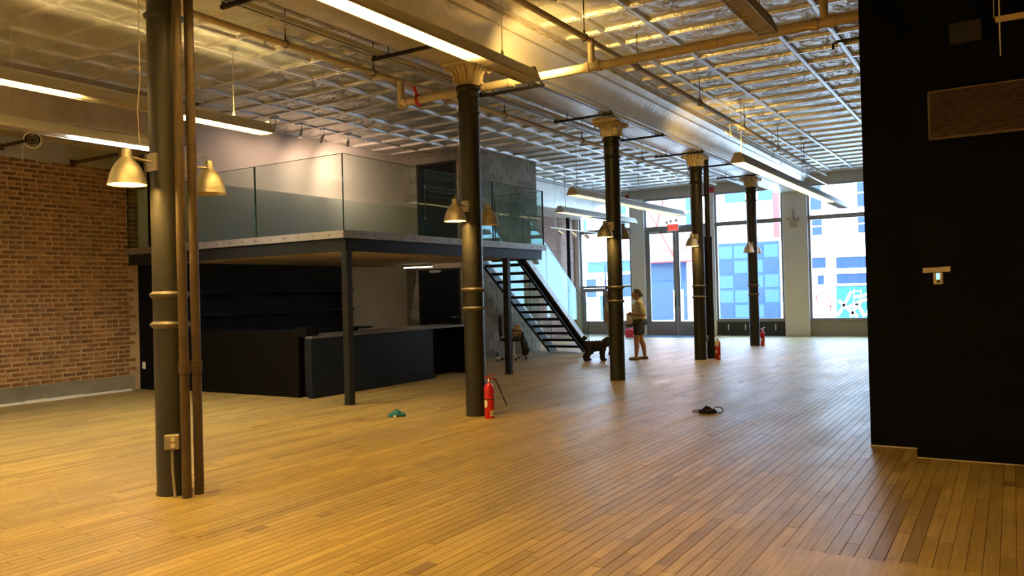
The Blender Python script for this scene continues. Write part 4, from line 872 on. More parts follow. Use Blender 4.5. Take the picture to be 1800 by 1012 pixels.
t = thing('alarm_box', 'red pull box high on the pier beside the riser pipe', 'alarm', (-8.16, YF, 4.66)); part('case', MB().cbox(-8.30, -8.04, YF-0.09, YF, 4.58, 4.76, 0.01), REDP, t); part('cover', MB().cbox(-8.26, -8.08, YF-0.1, YF-0.085, 4.61, 4.73, 0.004), RED, t)
t = thing('pier_fitting', 'small black fitting on the white pier behind the woman', 'fitting', (-10.5, YF-0.1, 0.5)); part('body', MB().cbox(-10.52, -10.42, YF-0.14, YF-0.045, 0.35, 0.52, 0.02), RUB, t); part('cap', MB().ball((-10.47, YF-0.10, 0.52), (0.045, 0.045, 0.03), 12), RUB, t, 60)
# ================================================================== EXTINGUISHERS
def extinguisher(label, x, y, s, hose_dir, hose=True, rot=0.0):
    t = thing('fire_extinguisher', label, 'extinguisher', (x, y, 0), 'red fire extinguishers at the column feet'); c = (x, y, 0)
    part('cylinder', MB().lathe([(0.001, 0.0), (0.055*s, 0.0), (0.058*s, 0.006), (0.058*s, 0.34*s), (0.054*s, 0.37*s), (0.042*s, 0.392*s), (0.022*s, 0.405*s), (0.020*s, 0.42*s), (0.001, 0.42*s)], c, 28), RED, t, 40)
    part('strap', MB().lathe([(0.058*s, 0.216*s), (0.0605*s, 0.218*s), (0.0605*s, 0.226*s), (0.058*s, 0.228*s)], c, 28), DARK, t, 40)
    part('valve', MB().lathe([(0.018*s, 0.415*s), (0.018*s, 0.45*s), (0.012*s, 0.46*s), (0.001, 0.46*s)], c, 12), CHROME, t, 40)
    d = Vector((-fwd.x, -fwd.y, 0)).normalized(); sd = Vector((rgt.x, rgt.y, 0)).normalized(); o = Vector(c); up = Vector((0, 0, 1))
    part('carry_handle', MB().bar(o-sd*0.03*s+up*0.452*s, o+sd*0.075*s+up*0.468*s, 0.022*s, 0.008*s), RED, t)
    part('lever', MB().bar(o-sd*0.05*s+up*0.475*s, o+sd*0.075*s+up*0.515*s, 0.022*s, 0.008*s).bar(o-sd*0.05*s+up*0.475*s, o-sd*0.02*s+up*0.452*s, 0.018*s, 0.008*s), RED, t)
    part('gauge', MB().ball(o+d*0.02*s+up*0.435*s, 0.013*s, 12), LABELM, t, 60)
    def sticker(a0, a1, z0, z1, m, nm):
        mb = MB(); n = 8; vs = []
        for i in range(n+1):
            a = a0+(a1-a0)*i/n; p = o + (d*math.cos(a)+sd*math.sin(a))*0.0588*s; vs += [p+up*z0*s, p+up*z1*s]
        mb.add(vs, [(2*i, 2*i+2, 2*i+3, 2*i+1) for i in range(n)]); part(nm, mb, m, t, 60)
    sticker(-1.25, -0.35, 0.145, 0.205, LABELM, 'round_label'); sticker(-1.05, -0.55, 0.13, 0.22, LABELM, 'round_label'); sticker(0.15, 1.2, 0.03, 0.095, LABELM, 'paper_label')
    sticker(0.3, 1.05, 0.05, 0.056, DARK, 'print_line'); sticker(0.3, 1.05, 0.068, 0.074, DARK, 'print_line')
    if hose:
        pts = [o+up*0.44*s, o+sd*0.05*s+up*0.462*s, o+sd*0.085*s+up*0.44*s, o+sd*0.12*s+up*0.36*s, o+sd*0.155*s+up*0.26*s, o+sd*0.205*s+up*0.145*s]
        part('hose', MB().tube(pts, [0.009*s, 0.010*s, 0.010*s, 0.010*s, 0.010*s, 0.008*s], 10), RUB, t, 60)
        part('hose_clip', MB().tube([pts[4]-up*0.01, pts[4]+up*0.012], 0.014*s, 8), CHROME, t, 40)
    return t
extinguisher('red fire extinguisher with black hose at the foot of the second column', -5.44, 8.155, 1.04, 1)
e = extinguisher('red fire extinguisher with a paper tag beside the tall riser pipe', -5.345, 16.80, 1.0, 1, False)
part('paper_tag', MB().add([(-5.39, 16.73, 0.30), (-5.305, 16.74, 0.27), (-5.295, 16.745, 0.40), (-5.355, 16.74, 0.44)], [(0, 1, 2, 3)]), LABELM, e)
extinguisher('small red fire extinguisher at the foot of the farthest column', -5.50, 21.0, 0.92, 1, False)

# ================================================================== CLOTHS ON THE FLOOR
def lump(name, label, cat, c, blobs, m, vox, seed, amp):
    t = thing(name, label, cat, c); mb = MB()
    for dx, dy, dz, rx, ry, rz in blobs: mb.ball((c[0]+dx, c[1]+dy, dz), (rx, ry, rz), 14)
    rr = random.Random(seed); ph = [rr.uniform(0, 6.28) for _ in range(6)]
    def dsp(co, n_): return n_*amp*(math.sin(co.x*70+ph[0]+2*math.sin(co.y*50+ph[1]))+math.sin(co.y*80+co.z*60+ph[2]))
    o = remesh('cloth', mb, m, vox, t, 2, disp=dsp)
    for v in o.data.vertices: v.co.z = max(v.co.z, 0.001)
    return t
sd = Vector((rgt.x, rgt.y, 0)).normalized(); bk = Vector((fwd.x, fwd.y, 0)).normalized()
def off(a, b): p = sd*a + bk*b; return p.x, p.y
c = (-6.61, 7.80, 0)
t = lump('cleaning_rag', 'crumpled teal rag lying on the floor before the mezzanine post', 'rag', c, [(*off(0, 0), 0.03, 0.06, 0.05, 0.055), (*off(-0.06, 0), 0.015, 0.05, 0.045, 0.03), (*off(0.07, 0.01), 0.018, 0.045, 0.04, 0.035), (*off(0.02, 0.03), 0.03, 0.07, 0.05, 0.045), (*off(-0.03, 0.02), 0.025, 0.05, 0.05, 0.042)], TEAL, 0.008, 3, 0.006)
part('white_label', MB().ball((c[0]+off(-0.01, -0.055)[0], c[1]+off(-0.01, -0.055)[1], 0.013), (0.02, 0.012, 0.012), 10), CLEAN, t, 60)
c = (-3.17, 9.5, 0)
t = lump('face_mask', 'black face mask with looped straps dropped on the wooden floor', 'mask', c, [(*off(0, 0), 0.02, 0.09, 0.06, 0.035), (*off(0.0, 0.02), 0.045, 0.055, 0.05, 0.04), (*off(0.06, 0), 0.02, 0.06, 0.05, 0.03), (*off(-0.06, 0), 0.02, 0.05, 0.05, 0.03)], NAVYC, 0.008, 5, 0.004)
def loop(a0, rx, rz, tilt, z):
    pts = []
    for k in range(17):
        an = 2*math.pi*k/16; p = Vector(c) + sd*(a0+rx*math.cos(an)) + bk*(0.01+tilt*math.sin(an)*0.05) + Vector((0, 0, max(0.008, z+rz*math.sin(an)))); pts.append(p)
    return MB().tube(pts, 0.006, 8, caps=False)
part('ear_loop', loop(0.135, 0.055, 0.028, 1, 0.034), NAVYC, t, 60); part('ear_loop', loop(-0.12, 0.055, 0.022, -1, 0.026), NAVYC, t, 60)

# ================================================================== CHAIR WITH BAGS, BOTTLE
cc = Vector((-9.72, 15.62, 0)); ch = thing('office_chair', 'black swivel chair holding a coat and bag under the stairs', 'chair', cc)
CH = mat('chair_black', (0.015, 0.015, 0.016), 0.6)
part('seat', MB().cbox(cc.x-0.24, cc.x+0.24, cc.y-0.23, cc.y+0.23, 0.43, 0.50, 0.03), CH, ch, 50)
part('gas_column', MB().tube([cc+Vector((0, 0, 0.08)), cc+Vector((0, 0, 0.43))], 0.025, 12), CHROME, ch, 40)
for k in range(5):
    a = k*2*math.pi/5 + 0.42; d = Vector((math.cos(a), math.sin(a), 0)); lg = part('base_leg', MB().tube([cc+Vector((0, 0, 0.11)), cc+d*0.29+Vector((0, 0, 0.075))], [0.024, 0.016], 8), GALV, ch, 40)
    p = cc+d*0.29; s_ = Vector((-d.y, d.x, 0)); part('caster', MB().tube([p-s_*0.022+Vector((0, 0, 0.027)), p+s_*0.022+Vector((0, 0, 0.027))], 0.027, 12).tube([p+Vector((0, 0, 0.03)), p+Vector((0, 0, 0.075))], 0.01, 8), RUB, lg, 40)
# backrest to the left of the post (chair faces the right of the photo)
b0 = cc - sd*0.27
def backv(z0, z1, h): 
    mb = MB(); nn = 7; vs = []
    for th in (0, 0.035):
        for i in range(nn):
            q = -0.21 + 0.42*i/(nn-1); bend = -0.05*(1-(q/0.21)**2)
            for z in (z0, z1): vs.append(b0 + bk*q + sd*(bend+th-0.02*(z-z0)) + Vector((0, 0, z)))
    F_ = []
    for i in range(nn-1): a = 2*i; b = 2*nn+2*i; F_ += [(a, a+1, a+3, a+2), (b, b+2, b+3, b+1), (a, a+2, b+2, b), (a+1, b+1, b+3, a+3)]
    e = 2*(nn-1); F_ += [(0, 2*nn, 2*nn+1, 1), (e, e+1, 2*nn+e+1, 2*nn+e)]
    return mb.add(vs, F_)
part('backrest', backv(0.55, 1.0, 0), CH, ch, 50); part('back_support', MB().tube([cc-sd*0.1+Vector((0, 0, 0.43)), cc-sd*0.29+Vector((0, 0, 0.44)), cc-sd*0.30+Vector((0, 0, 0.7))], 0.018, 8), CH, ch, 40)
for q in (-0.25, 0.25):
    part('armrest', MB().tube([cc+bk*q+Vector((0, 0, 0.46))+sd*0.05, cc+bk*q*1.05+Vector((0, 0, 0.66))+sd*0.19, cc+bk*q*1.05+Vector((0, 0, 0.68))-sd*0.10], 0.016, 8), CH, ch, 40)
def bag_lump(name, label, cat, pts, m, vox, rs=9):
    c0 = pts[0][0]; t = thing(name, label, cat, (c0.x, c0.y, max(0, c0.z-pts[0][1][2]))); mb = MB()
    for p, r_ in pts: mb.ball(p, r_, 14)
    rr = random.Random(rs); ph = rr.random()*6
    remesh('body', mb, m, vox, t, 3, disp=lambda co, n_: n_*0.006*(math.sin(co.x*45+ph)+math.sin(co.z*50+co.y*30)))
    return t
Z = lambda h: Vector((0, 0, h))
t = bag_lump('tan_bag', 'slouchy tan bag on the black swivel chair', 'bag', [(cc+sd*0.09-bk*0.05+Z(0.605), (0.13, 0.11, 0.10)), (cc+sd*0.10-bk*0.05+Z(0.70), (0.12, 0.09, 0.07)), (cc+sd*0.12+Z(0.76), (0.06, 0.06, 0.05))], PAPER, 0.014)
t = bag_lump('pink_coat', 'dusty pink garment draped on the swivel chair beside the tan bag', 'coat', [(cc-sd*0.10+Z(0.62), (0.08, 0.11, 0.12)), (cc-sd*0.10+Z(0.78), (0.07, 0.10, 0.12)), (cc-sd*0.06+Z(0.86), (0.06, 0.07, 0.06))], PINK, 0.014)
t = bag_lump('black_cloth_bag', 'black cloth bag hanging from the chair arm towards the stairs', 'bag', [(cc+sd*0.27-bk*0.10+Z(0.22), (0.10, 0.08, 0.13)), (cc+sd*0.25-bk*0.10+Z(0.36), (0.09, 0.07, 0.14)), (cc+sd*0.22-bk*0.12+Z(0.52), (0.04, 0.05, 0.12))], DARK, 0.014)
bp_ = Vector((-9.83, 15.14, 0)); t = thing('green_bottle', 'green bottle on the floor left of the second mezzanine post', 'bottle', bp_)
part('glass_body', MB().lathe([(0.001, 0), (0.036, 0), (0.038, 0.01), (0.038, 0.13), (0.03, 0.17), (0.014, 0.20), (0.013, 0.24), (0.001, 0.24)], bp_, 18), GREENB, t, 40); part('cap', MB().lathe([(0.015, 0.235), (0.015, 0.255), (0.001, 0.255)], bp_, 12), CLEAN, t, 40); part('label', MB().lathe([(0.0385, 0.05), (0.0385, 0.11)], bp_, 18), LABELM, t, 40)

# ================================================================== PEOPLE
def person(label, base, ang, colors, kind):
    """figure facing local +X, left side +Y; body is one remeshed surface, clothes and hair are children"""
    T = Matrix.Translation(base) @ Matrix.Rotation(ang, 4, 'Z'); o = thing('person', label, 'person', base)
    skin, hair, top, bottom, shoe = colors
    def X(mb): return mb.xf(T)
    hip = 0.80; b = MB()
    H = {'lh': (0.0, 0.085, hip), 'rh': (0.0, -0.085, hip)}
    if kind == 'woman':
        legs = [((0.02, 0.085, 0.78), (0.075, 0.085, 0.43), (0.09, 0.075, 0.085)), ((-0.02, -0.085, 0.78), (-0.045, -0.085, 0.43), (-0.115, -0.09, 0.085))]
        arms = [((-0.02, 0.185, 1.225), (-0.075, 0.225, 0.975), (0.14, 0.17, 0.985), (0.205, 0.12, 1.01)), ((-0.0, -0.185, 1.225), (-0.03, -0.225, 0.985), (0.15, -0.10, 0.985), (0.21, -0.03, 1.0))]
    else:
        legs = [((0.0, 0.085, 0.78), (0.02, 0.085, 0.43), (0.0, 0.085, 0.085)), ((0.0, -0.085, 0.78), (0.02, -0.085, 0.43), (0.0, -0.09, 0.085))]
        arms = [((0.0, 0.185, 1.225), (-0.05, 0.225, 0.975), (0.10, 0.20, 0.90), (0.165, 0.17, 0.91)), ((0.0, -0.185, 1.225), (-0.06, -0.225, 0.975), (0.09, -0.2, 0.88), (0.155, -0.17, 0.89))]
    # torso, neck, head
    b.ball((0.0, 0, 0.80), (0.135, 0.165, 0.12)); b.ball((0.015, 0, 0.95), (0.135, 0.150, 0.15)); b.ball((0.0, 0, 1.12), (0.125, 0.160, 0.17)); b.ball((0.05, 0, 1.10), (0.10, 0.13, 0.09))
    b.ball((-0.01, 0, 1.225), (0.08, 0.175, 0.065)); b.caps((-0.01, 0, 1.24), (0.02, 0, 1.35), 0.056, 0.05)
    hc = Vector((0.035, 0, 1.425)); b.ball(hc, (0.092, 0.074, 0.105), 20); b.ball(hc+Vector((0.028, 0, -0.05)), (0.066, 0.056, 0.062), 16)
    b.caps(hc+Vector((0.088, 0, 0.012)), hc+Vector((0.108, 0, -0.022)), 0.012, 0.016, 8); b.ball(hc+Vector((0.088, 0, -0.055)), (0.014, 0.026, 0.009), 10); b.ball(hc+Vector((0.078, 0, -0.095)), (0.024, 0.026, 0.02), 10)
    b.ball(hc+Vector((0.085, 0, 0.035)), (0.012, 0.05, 0.012), 10)
    for s in (-1, 1): b.ball(hc+Vector((-0.008, s*0.076, -0.005)), (0.02, 0.012, 0.032), 10); b.ball(hc+Vector((0.06, s*0.04, -0.03)), (0.03, 0.022, 0.024), 10)
    for a, k, f in legs:
        b.caps(a, k, 0.092, 0.058); b.caps(k, ((k[0]+f[0])/2-0.015, f[1], 0.30), 0.056, 0.058); b.caps(((k[0]+f[0])/2-0.015, f[1], 0.30), f, 0.056, 0.036)
        b.caps((f[0]-0.03, f[1], 0.045), (f[0]+0.12, f[1], 0.032), 0.036, 0.028)
    for sh, el, wr, ha in arms:
        b.caps(sh, el, 0.052, 0.042); b.caps(el, wr, 0.042, 0.028)
        w_ = Vector(wr); h_ = Vector(ha); d = (h_-w_).normalized(); b.ball((w_+h_)/2, (0.042, 0.03, 0.03), 10)
        side = Vector((-d.y, d.x, 0)).normalized(); dn = Vector((0, 0, -1))
        for q, L in ((-0.026, 0.05), (-0.009, 0.06), (0.009, 0.056), (0.026, 0.044)):      # four curled fingers
            p0 = h_ + Vector((0, 0, q)); p1 = p0 + d*L*0.6; p2 = p1 + (d*0.3 + side*(-0.7 if sh[1] > 0 else 0.7))*L*0.6
            b.caps(p0, p1, 0.009, 0.0085, 8); b.caps(p1, p2, 0.0085, 0.0075, 8)
        p0 = (w_+h_)/2 + Vector((0, 0, 0.024)); b.caps(p0, p0+d*0.035+Vector((0, 0, 0.018)), 0.010, 0.0085, 8)
    remesh('body', X(b), skin, 0.0085, o, 3)
    # hair: cap over the top and back with a low bun
    h = MB(); h.ball(hc+Vector((-0.022, 0, 0.018)), (0.094, 0.081, 0.102), 20); h.ball(hc+Vector((-0.10, 0, -0.015)), (0.04, 0.045, 0.045), 12)
    if kind == 'woman':
        h.caps(hc+Vector((0.01, 0.075, -0.02)), hc+Vector((0.02, 0.085, -0.13)), 0.012, 0.008, 8)
    else: h.ball(hc+Vector((-0.04, 0, -0.08)), (0.075, 0.085, 0.10), 14)
    h = remesh('hair', X(h), hair, 0.009, o, 2)
    for s in (-1, 1):
        e = hc+Vector((0.082, s*0.032, 0.012)); part('eye', X(MB().ball(e, (0.010, 0.013, 0.009), 10)), CLEAN, o, 60); part('pupil', X(MB().ball(e+Vector((0.008, 0, 0)), 0.005, 8)), DARK, o, 60)
        part('eyebrow', X(MB().tube([e+Vector((0.012, -0.016, 0.022)), e+Vector((0.014, 0.0, 0.026)), e+Vector((0.008, 0.018, 0.022))], 0.004, 6)), hair, o, 60)
    part('mouth', X(MB().ball(hc+Vector((0.099, 0, -0.056)), (0.006, 0.022, 0.004), 10)), mat('lip', (0.3, 0.09, 0.07), 0.5), o, 60)
    # clothes
    s_ = MB(); s_.ball((0.015, 0, 0.93), (0.152, 0.168, 0.11)); s_.ball((0.015, 0, 1.0), (0.150, 0.165, 0.15)); s_.ball((0.0, 0, 1.12), (0.140, 0.176, 0.17)); s_.ball((0.055, 0, 1.10), (0.108, 0.14, 0.095)); s_.ball((-0.01, 0, 1.235), (0.088, 0.185, 0.062)); s_.caps((-0.012, 0, 1.25), (-0.005, 0, 1.285), 0.068, 0.063)
    s_.ball((-0.03, 0, 0.92), (0.13, 0.168, 0.10))
    for sh, el, wr, ha in arms:
        m_ = Vector(sh)*0.28+Vector(el)*0.72; s_.caps(sh, m_, 0.068, 0.070)
    remesh('shirt', X(s_), top, 0.011, o, 3, disp=lambda co, n_: n_*0.004*math.sin(co.z*60+co.x*25))
    part('collar', X(MB().tube([(0.055, 0.03, 1.27), (0.03, 0.07, 1.29), (-0.05, 0.06, 1.305), (-0.075, 0, 1.305), (-0.05, -0.06, 1.305), (0.03, -0.07, 1.29), (0.055, -0.03, 1.27)], 0.014, 8)), top, o, 60)
    p_ = MB(); p_.ball((0.0, 0, 0.80), (0.148, 0.180, 0.105)); p_.ball((0.0, 0, 0.86), (0.146, 0.172, 0.06))
    for a, k, f in legs:
        q = Vector(a)*0.50+Vector(k)*0.50 if kind == 'woman' else Vector(k)
        p_.caps(a, q, 0.108, 0.096 if kind == 'woman' else 0.075)
        if kind != 'woman': p_.caps(k, (f[0], f[1], 0.10), 0.075, 0.066)
    remesh('shorts' if kind == 'woman' else 'trousers', X(p_), bottom, 0.011, o, 3)
    for a, k, f in legs:
        sh = MB(); sh.caps((f[0]-0.035, f[1], 0.03), (f[0]+0.125, f[1], 0.028), 0.043, 0.036, 12); sh.box(f[0]-0.075, f[0]+0.155, f[1]-0.04, f[1]+0.04, 0.0, 0.016)
        remesh('shoe', X(sh), shoe, 0.009, o, 2)
    if kind == 'woman':
        g = MB()
        for s in (-1, 1): g.ball(hc+Vector((0.045, s*0.035, 0.105)), (0.012, 0.03, 0.018), 10)
        g.tube([hc+Vector((0.045, 0.065, 0.105)), hc+Vector((-0.04, 0.085, 0.05))], 0.004, 6).tube([hc+Vector((0.045, -0.065, 0.105)), hc+Vector((-0.04, -0.085, 0.05))], 0.004, 6)
        part('sunglasses', X(g), DARK, o, 60)
    return T, o
A_W = math.pi + 0.52
TW, wo = person('woman in a cream shirt and dark denim shorts standing with folded hands', Vector((-6.93, 16.35, 0)), A_W, (SKIN, HAIR, SHIRT, DENIM, SHOE), 'woman')
TP, po_ = person('person in beige trousers, mostly hidden behind the third column', Vector((-8.19, 17.6, 0)), 0.45, (SKIN, GHAIR, BEIGEC, BEIGEC, SHOE), 'other')
# wristlet / leash she holds
t = thing('wrist_strap', 'thin pale strap looped from the woman\'s hands to her hip', 'strap', TW @ Vector((0.2, 0.05, 0.95)))
part('strap', MB().tube([TW @ Vector(p) for p in [(0.215, 0.10, 1.0), (0.20, 0.14, 0.93), (0.15, 0.19, 0.84), (0.09, 0.20, 0.82), (0.05, 0.21, 0.86), (0.08, 0.20, 0.93)]], 0.006, 6), CREAM, t, 60)

# ------------------------------------------------------------------ dog
D = Matrix.Translation((-7.74, 15.82, 0)) @ Matrix.Rotation(0.53, 4, 'Z'); dog = thing('dog', 'black curly haired dog standing with its tail up beside the column', 'dog', D.translation)
d = MB()
d.caps((-0.16, 0, 0.335), (0.12, 0, 0.325), 0.100, 0.112); d.ball((0.14, 0, 0.305), (0.105, 0.10, 0.13)); d.ball((-0.16, 0, 0.33), (0.10, 0.095, 0.11)); d.ball((-0.02, 0, 0.29), (0.14, 0.085, 0.09))
d.caps((0.17, 0, 0.36), (0.245, 0, 0.415), 0.088, 0.078); d.ball((0.275, 0, 0.43), (0.092, 0.085, 0.086)); d.caps((0.31, 0, 0.41), (0.375, 0, 0.378), 0.054, 0.045)
for s in (-1, 1):
    d.caps((0.255, s*0.085, 0.45), (0.25, s*0.10, 0.345), 0.030, 0.040)                                    # hanging ears
    d.caps((0.15, s*0.065, 0.25), (0.145, s*0.065, 0.14), 0.062, 0.052); d.caps((0.145, s*0.065, 0.14), (0.15, s*0.065, 0.045), 0.052, 0.050); d.ball((0.168, s*0.065, 0.032), (0.058, 0.047, 0.032))
    dx = 0.03*s
    d.caps((-0.18, s*0.06, 0.31), (-0.12+dx, s*0.065, 0.20), 0.085, 0.062); d.caps((-0.12+dx, s*0.065, 0.20), (-0.20+dx, s*0.065, 0.12), 0.058, 0.048); d.caps((-0.20+dx, s*0.065, 0.12), (-0.195+dx, s*0.065, 0.045), 0.047, 0.047); d.ball((-0.175+dx, s*0.065, 0.032), (0.056, 0.045, 0.032))
d.caps((-0.235, 0, 0.38), (-0.265, 0, 0.46), 0.040, 0.034); d.caps((-0.265, 0, 0.46), (-0.245, 0, 0.515), 0.034, 0.036); d.caps((-0.245, 0, 0.515), (-0.205, 0, 0.50), 0.036, 0.034)
rr = random.Random(4); ph = [rr.uniform(0, 6) for _ in range(6)]
remesh('body', d.xf(D), FUR, 0.009, dog, 2, disp=lambda co, n_: n_*0.009*(math.sin(co.x*95+ph[0]+math.sin(co.z*70))*math.sin(co.y*90+ph[1])+math.sin(co.z*100+ph[2])*math.sin(co.x*60+co.y*70)))
part('nose', MB().ball((0.425, 0, 0.385), (0.014, 0.016, 0.012), 10).xf(D), DARK, dog, 60)
part('muzzle', MB().ball((0.362, 0, 0.362), (0.058, 0.046, 0.032), 12).xf(D), mat('brown_muzzle', (0.08, 0.055, 0.035), 0.9), dog, 60)
for s in (-1, 1): part('eye', MB().ball((0.352, s*0.042, 0.452), 0.010, 10).xf(D), DARK, dog, 60)
part('collar', MB().lathe([(0.075, -0.01), (0.081, -0.008), (0.081, 0.008), (0.075, 0.01)], (0, 0, 0), 20).xf(D @ Matrix.Translation((0.215, 0, 0.395)) @ Matrix.Rotation(0.95, 4, 'Y') @ Matrix.Scale(1.12, 4)), DARK, dog, 40)

# ------------------------------------------------------------------ stool with tote and red bag behind the column
sp = Vector((-10.45, 24.08, 0)); t = thing('stool', 'dark low stool before the white pier left of the glass doors', 'stool', sp)
part('seat', MB().cbox(sp.x-0.17, sp.x+0.17, sp.y-0.15, sp.y+0.15, 0.37, 0.41, 0.01), STEEL, t)
for a in (-1, 1):
    for b_ in (-1, 1): part('leg', MB().tube([(sp.x+a*0.12, sp.y+b_*0.11, 0.38), (sp.x+a*0.16, sp.y+b_*0.14, 0)], 0.014, 8), STEEL, t, 40)
for a in (-1, 1): part('stretcher', MB().tube([(sp.x+a*0.143, sp.y-0.127, 0.16), (sp.x+a*0.143, sp.y+0.127, 0.16)], 0.009, 6), STEEL, t, 40)
t = thing('tote_bag', 'square tan tote on the dark stool by the glass doors', 'bag', (sp.x, sp.y, 0.41))
part('body', MB().cbox(sp.x-0.16, sp.x+0.17, sp.y-0.10, sp.y+0.10, 0.41, 0.79, 0.015), PAPER, t, 50)
for q in (-0.06, 0.06): part('handle', MB().tube([(sp.x-0.07, sp.y+q, 0.79), (sp.x-0.06, sp.y+q, 0.85), (sp.x+0.06, sp.y+q, 0.85), (sp.x+0.07, sp.y+q, 0.79)], 0.008, 8), PAPER, t, 60)
rb = Vector((-10.36, 23.72, 0)); t = thing('red_bag', 'pinkish red padded bag on the floor in front of the dark stool', 'bag', rb)
mb = MB(); mb.ball((rb.x, rb.y, 0.17), (0.19, 0.12, 0.15)); mb.box(rb.x-0.14, rb.x+0.14, rb.y-0.09, rb.y+0.09, 0.02, 0.26); remesh('body', mb, PINKBAG, 0.014, t, 5); part('handle', MB().tube([(rb.x-0.09, rb.y, 0.29), (rb.x-0.07, rb.y, 0.38), (rb.x+0.07, rb.y, 0.38), (rb.x+0.09, rb.y, 0.29)], 0.01, 8), DARK, t, 60)

# ================================================================== STREET OUTSIDE
gs = thing('street', 'grey street with a pale pavement outside the front windows', 'street', (-9, 33, -0.1))
part('roadway', MB().box(-60, 30, 28.2, 37.0, -0.32, -0.20), ASPH, gs); part('pavement', MB().box(-60, 30, YF+0.35, 28.2, -0.32, -0.06).box(-60, 30, 37.0, 40.0, -0.32, -0.08), SIDEW, gs)
def bwin(b, x0, x1, z0, z1, y, m=EXG, sash=True, fm=EXW):
    f = part('window_frame', MB().box(x0-0.08, x1+0.08, y-0.06, y, z1, z1+0.10).box(x0-0.12, x1+0.12, y-0.10, y, z0-0.10, z0).box(x0-0.06, x0, y-0.04, y, z0, z1).box(x1, x1+0.06, y-0.04, y, z0, z1), fm, b)
    part('pane', MB().box(x0, x1, y-0.012, y-0.004, z0, z1), m, f)
    if sash: part('sash', MB().box(x0, x1, y-0.03, y-0.01, (z0+z1)/2-0.03, (z0+z1)/2+0.03), fm, f)
Yb = 40.0
bA = thing('building', 'white building with pale blue windows seen through the far left window', 'building', (-20.5, Yb, -0.1)); part('wall', MB().box(-30, -16.9, Yb, Yb+8, -0.1, 13), EXW, bA)
bwin(bA, -21.3, -19.9, 4.9, 6.6, Yb, EXL); bwin(bA, -18.6, -17.5, 4.6, 6.6, Yb, EXL); bwin(bA, -19.9, -17.3, 2.55, 3.15, Yb, EXL, False); bwin(bA, -20.0, -19.4, 1.2, 2.2, Yb, EXG); bwin(bA, -17.95, -17.2, 1.2, 2.4, Yb, EXG); bwin(bA, -19.2, -18.2, -0.05, 1.3, Yb, EXL, False)
part('cornice', MB().box(-30, -16.9, Yb-0.3, Yb, 3.35, 3.55), EXW, bA); part('street_pole', MB().tube([(-18.3, Yb-1.2, -0.1), (-18.3, Yb-1.2, 2.9), (-18.8, Yb-1.2, 3.05)], 0.05, 8), EXB, bA, 40)
bB = thing('building', 'orange red building with a blue shopfront seen through the glass doors', 'building', (-14.9, Yb, -0.1)); part('wall', MB().box(-16.9, -12.9, Yb, Yb+8, -0.1, 13), EXR, bB)
sf = part('shopfront', MB().box(-16.3, -14.25, Yb-0.12, Yb, -0.05, 2.95), EXB, bB); part('pane', MB().box(-16.15, -14.4, Yb-0.14, Yb-0.12, 2.0, 2.7), EXG, sf); part('pane', MB().box(-16.15, -15.0, Yb-0.14, Yb-0.12, 0.1, 1.5), EXG, sf); part('panel', MB().box(-14.95, -14.4, Yb-0.15, Yb-0.12, -0.05, 1.5), EXW, sf)
m = MB()
for q in range(24): m.box(-16.4+q*0.12, -16.37+q*0.12, Yb-0.95, Yb-0.92, 2.95, 3.5)
m.box(-16.45, -13.6, Yb-0.96, Yb-0.90, 3.48, 3.54).box(-16.45, -13.6, Yb-0.96, Yb, 2.92, 2.98); part('fire_escape_railing', m, REDP, bB)
m = MB(); m.bar((-16.2, Yb-0.5, 5.9), (-14.6, Yb-0.5, 3.0), 0.25, 0.06); m.bar((-15.6, Yb-0.7, 4.6), (-15.0, Yb-0.7, 6.6), 0.2, 0.06); part('fire_escape_stair', m, REDP, bB); bwin(bB, -14.2, -13.3, 4.6, 6.4, Yb, EXL)
bC = thing('building', 'white building with a blue panelled garage door seen through the third window', 'building', (-11, Yb, -0.1)); part('wall', MB().box(-12.9, -8.9, Yb, Yb+8, -0.1, 13), EXW, bC)
bwin(bC, -12.15, -11.1, 5.75, 7.6, Yb, EXL); bwin(bC, -10.5, -9.8, 5.75, 7.6, Yb, EXL)
gd = part('garage_door', MB().box(-12.55, -9.55, Yb-0.15, Yb, -0.05, 3.75), EXB, bC)
for r_ in range(5):
    for cc_ in range(4):
        x0 = -12.5+cc_*0.74; part('pane', MB().box(x0+0.04, x0+0.70, Yb-0.165, Yb-0.15, 0.05+r_*0.73, 0.66+r_*0.73), EXL if (r_+cc_) % 3 else EXG, gd)
part('red_banner', MB().box(-9.75, -9.45, Yb-0.25, Yb-0.2, 3.9, 6.8), REDP, bC)
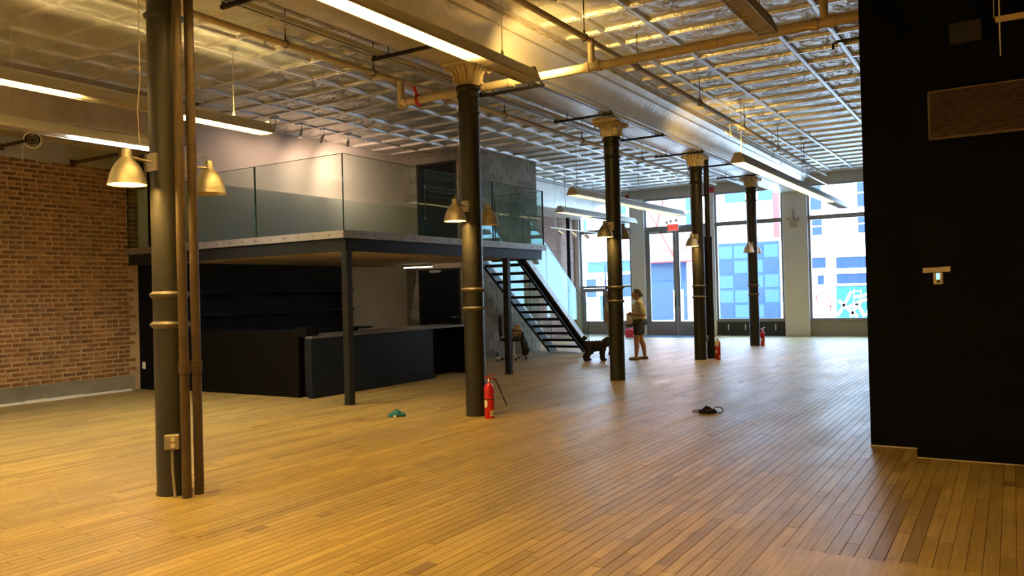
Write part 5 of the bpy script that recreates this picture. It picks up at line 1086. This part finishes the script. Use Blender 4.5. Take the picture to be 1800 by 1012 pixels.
bD = thing('building', 'white building with a teal graffiti panel seen through the right window', 'building', (-6, Yb, -0.1)); part('wall', MB().box(-8.9, 2, Yb, Yb+8, -0.1, 13), EXW, bD)
for a in ((-8.05, -7.55, 5.1, 6.4), (-5.98, -5.3, 5.1, 6.4), (-8.0, -7.55, 3.9, 4.75), (-5.98, -5.3, 3.9, 4.75)): bwin(bD, *a, Yb, EXG)
for a in ((-8.05, -7.42, 2.34, 2.85), (-6.98, -4.6, 2.29, 2.82), (-7.82, -7.52, 1.56, 2.0), (-6.97, -4.6, 1.58, 2.05)): bwin(bD, *a, Yb, EXG, False)
gp = part('graffiti_panel', MB().box(-7.0, -4.6, Yb-0.06, Yb, -0.05, 1.56), CYAN, bD); g = MB(); yy = Yb-0.075
for pts, w_ in (([(-6.95, 0.1), (-6.5, 0.9), (-6.35, 1.2)], 0.13), ([(-6.9, 0.8), (-6.4, 0.3), (-6.1, 0.05)], 0.15), ([(-6.4, 0.05), (-6.1, 0.65), (-5.8, 0.05)], 0.14), ([(-6.45, 0.5), (-5.95, 0.75), (-5.6, 0.85)], 0.13), ([(-6.25, 0.6), (-6.22, 1.3)], 0.04), ([(-5.95, 0.6), (-5.92, 1.3)], 0.04), ([(-6.3, 1.2), (-5.9, 1.22)], 0.04), ([(-6.2, 0.95), (-5.8, 1.0), (-5.5, 1.2)], 0.12), ([(-5.7, 0.1), (-5.6, 0.5), (-5.5, 0.9)], 0.10)):
    for (a, b), (a2, b2) in zip(pts[:-1], pts[1:]): g.bar((a, yy, b), (a2, yy, b2), 0.01, w_)
part('white_strokes', g, CLEAN, gp); g = MB()
for pts in ([(-8.0, 0.9), (-7.7, 1.15), (-7.5, 1.2)], [(-7.9, 1.0), (-7.85, 0.7)], [(-7.4, 1.1), (-7.25, 0.7), (-7.3, 0.3)], [(-7.5, 0.6), (-7.2, 0.5)]):
    for (a, b), (a2, b2) in zip(pts[:-1], pts[1:]): g.bar((a, yy+0.05, b), (a2, yy+0.05, b2), 0.01, 0.05)
part('red_strokes', g, REDP, bD)
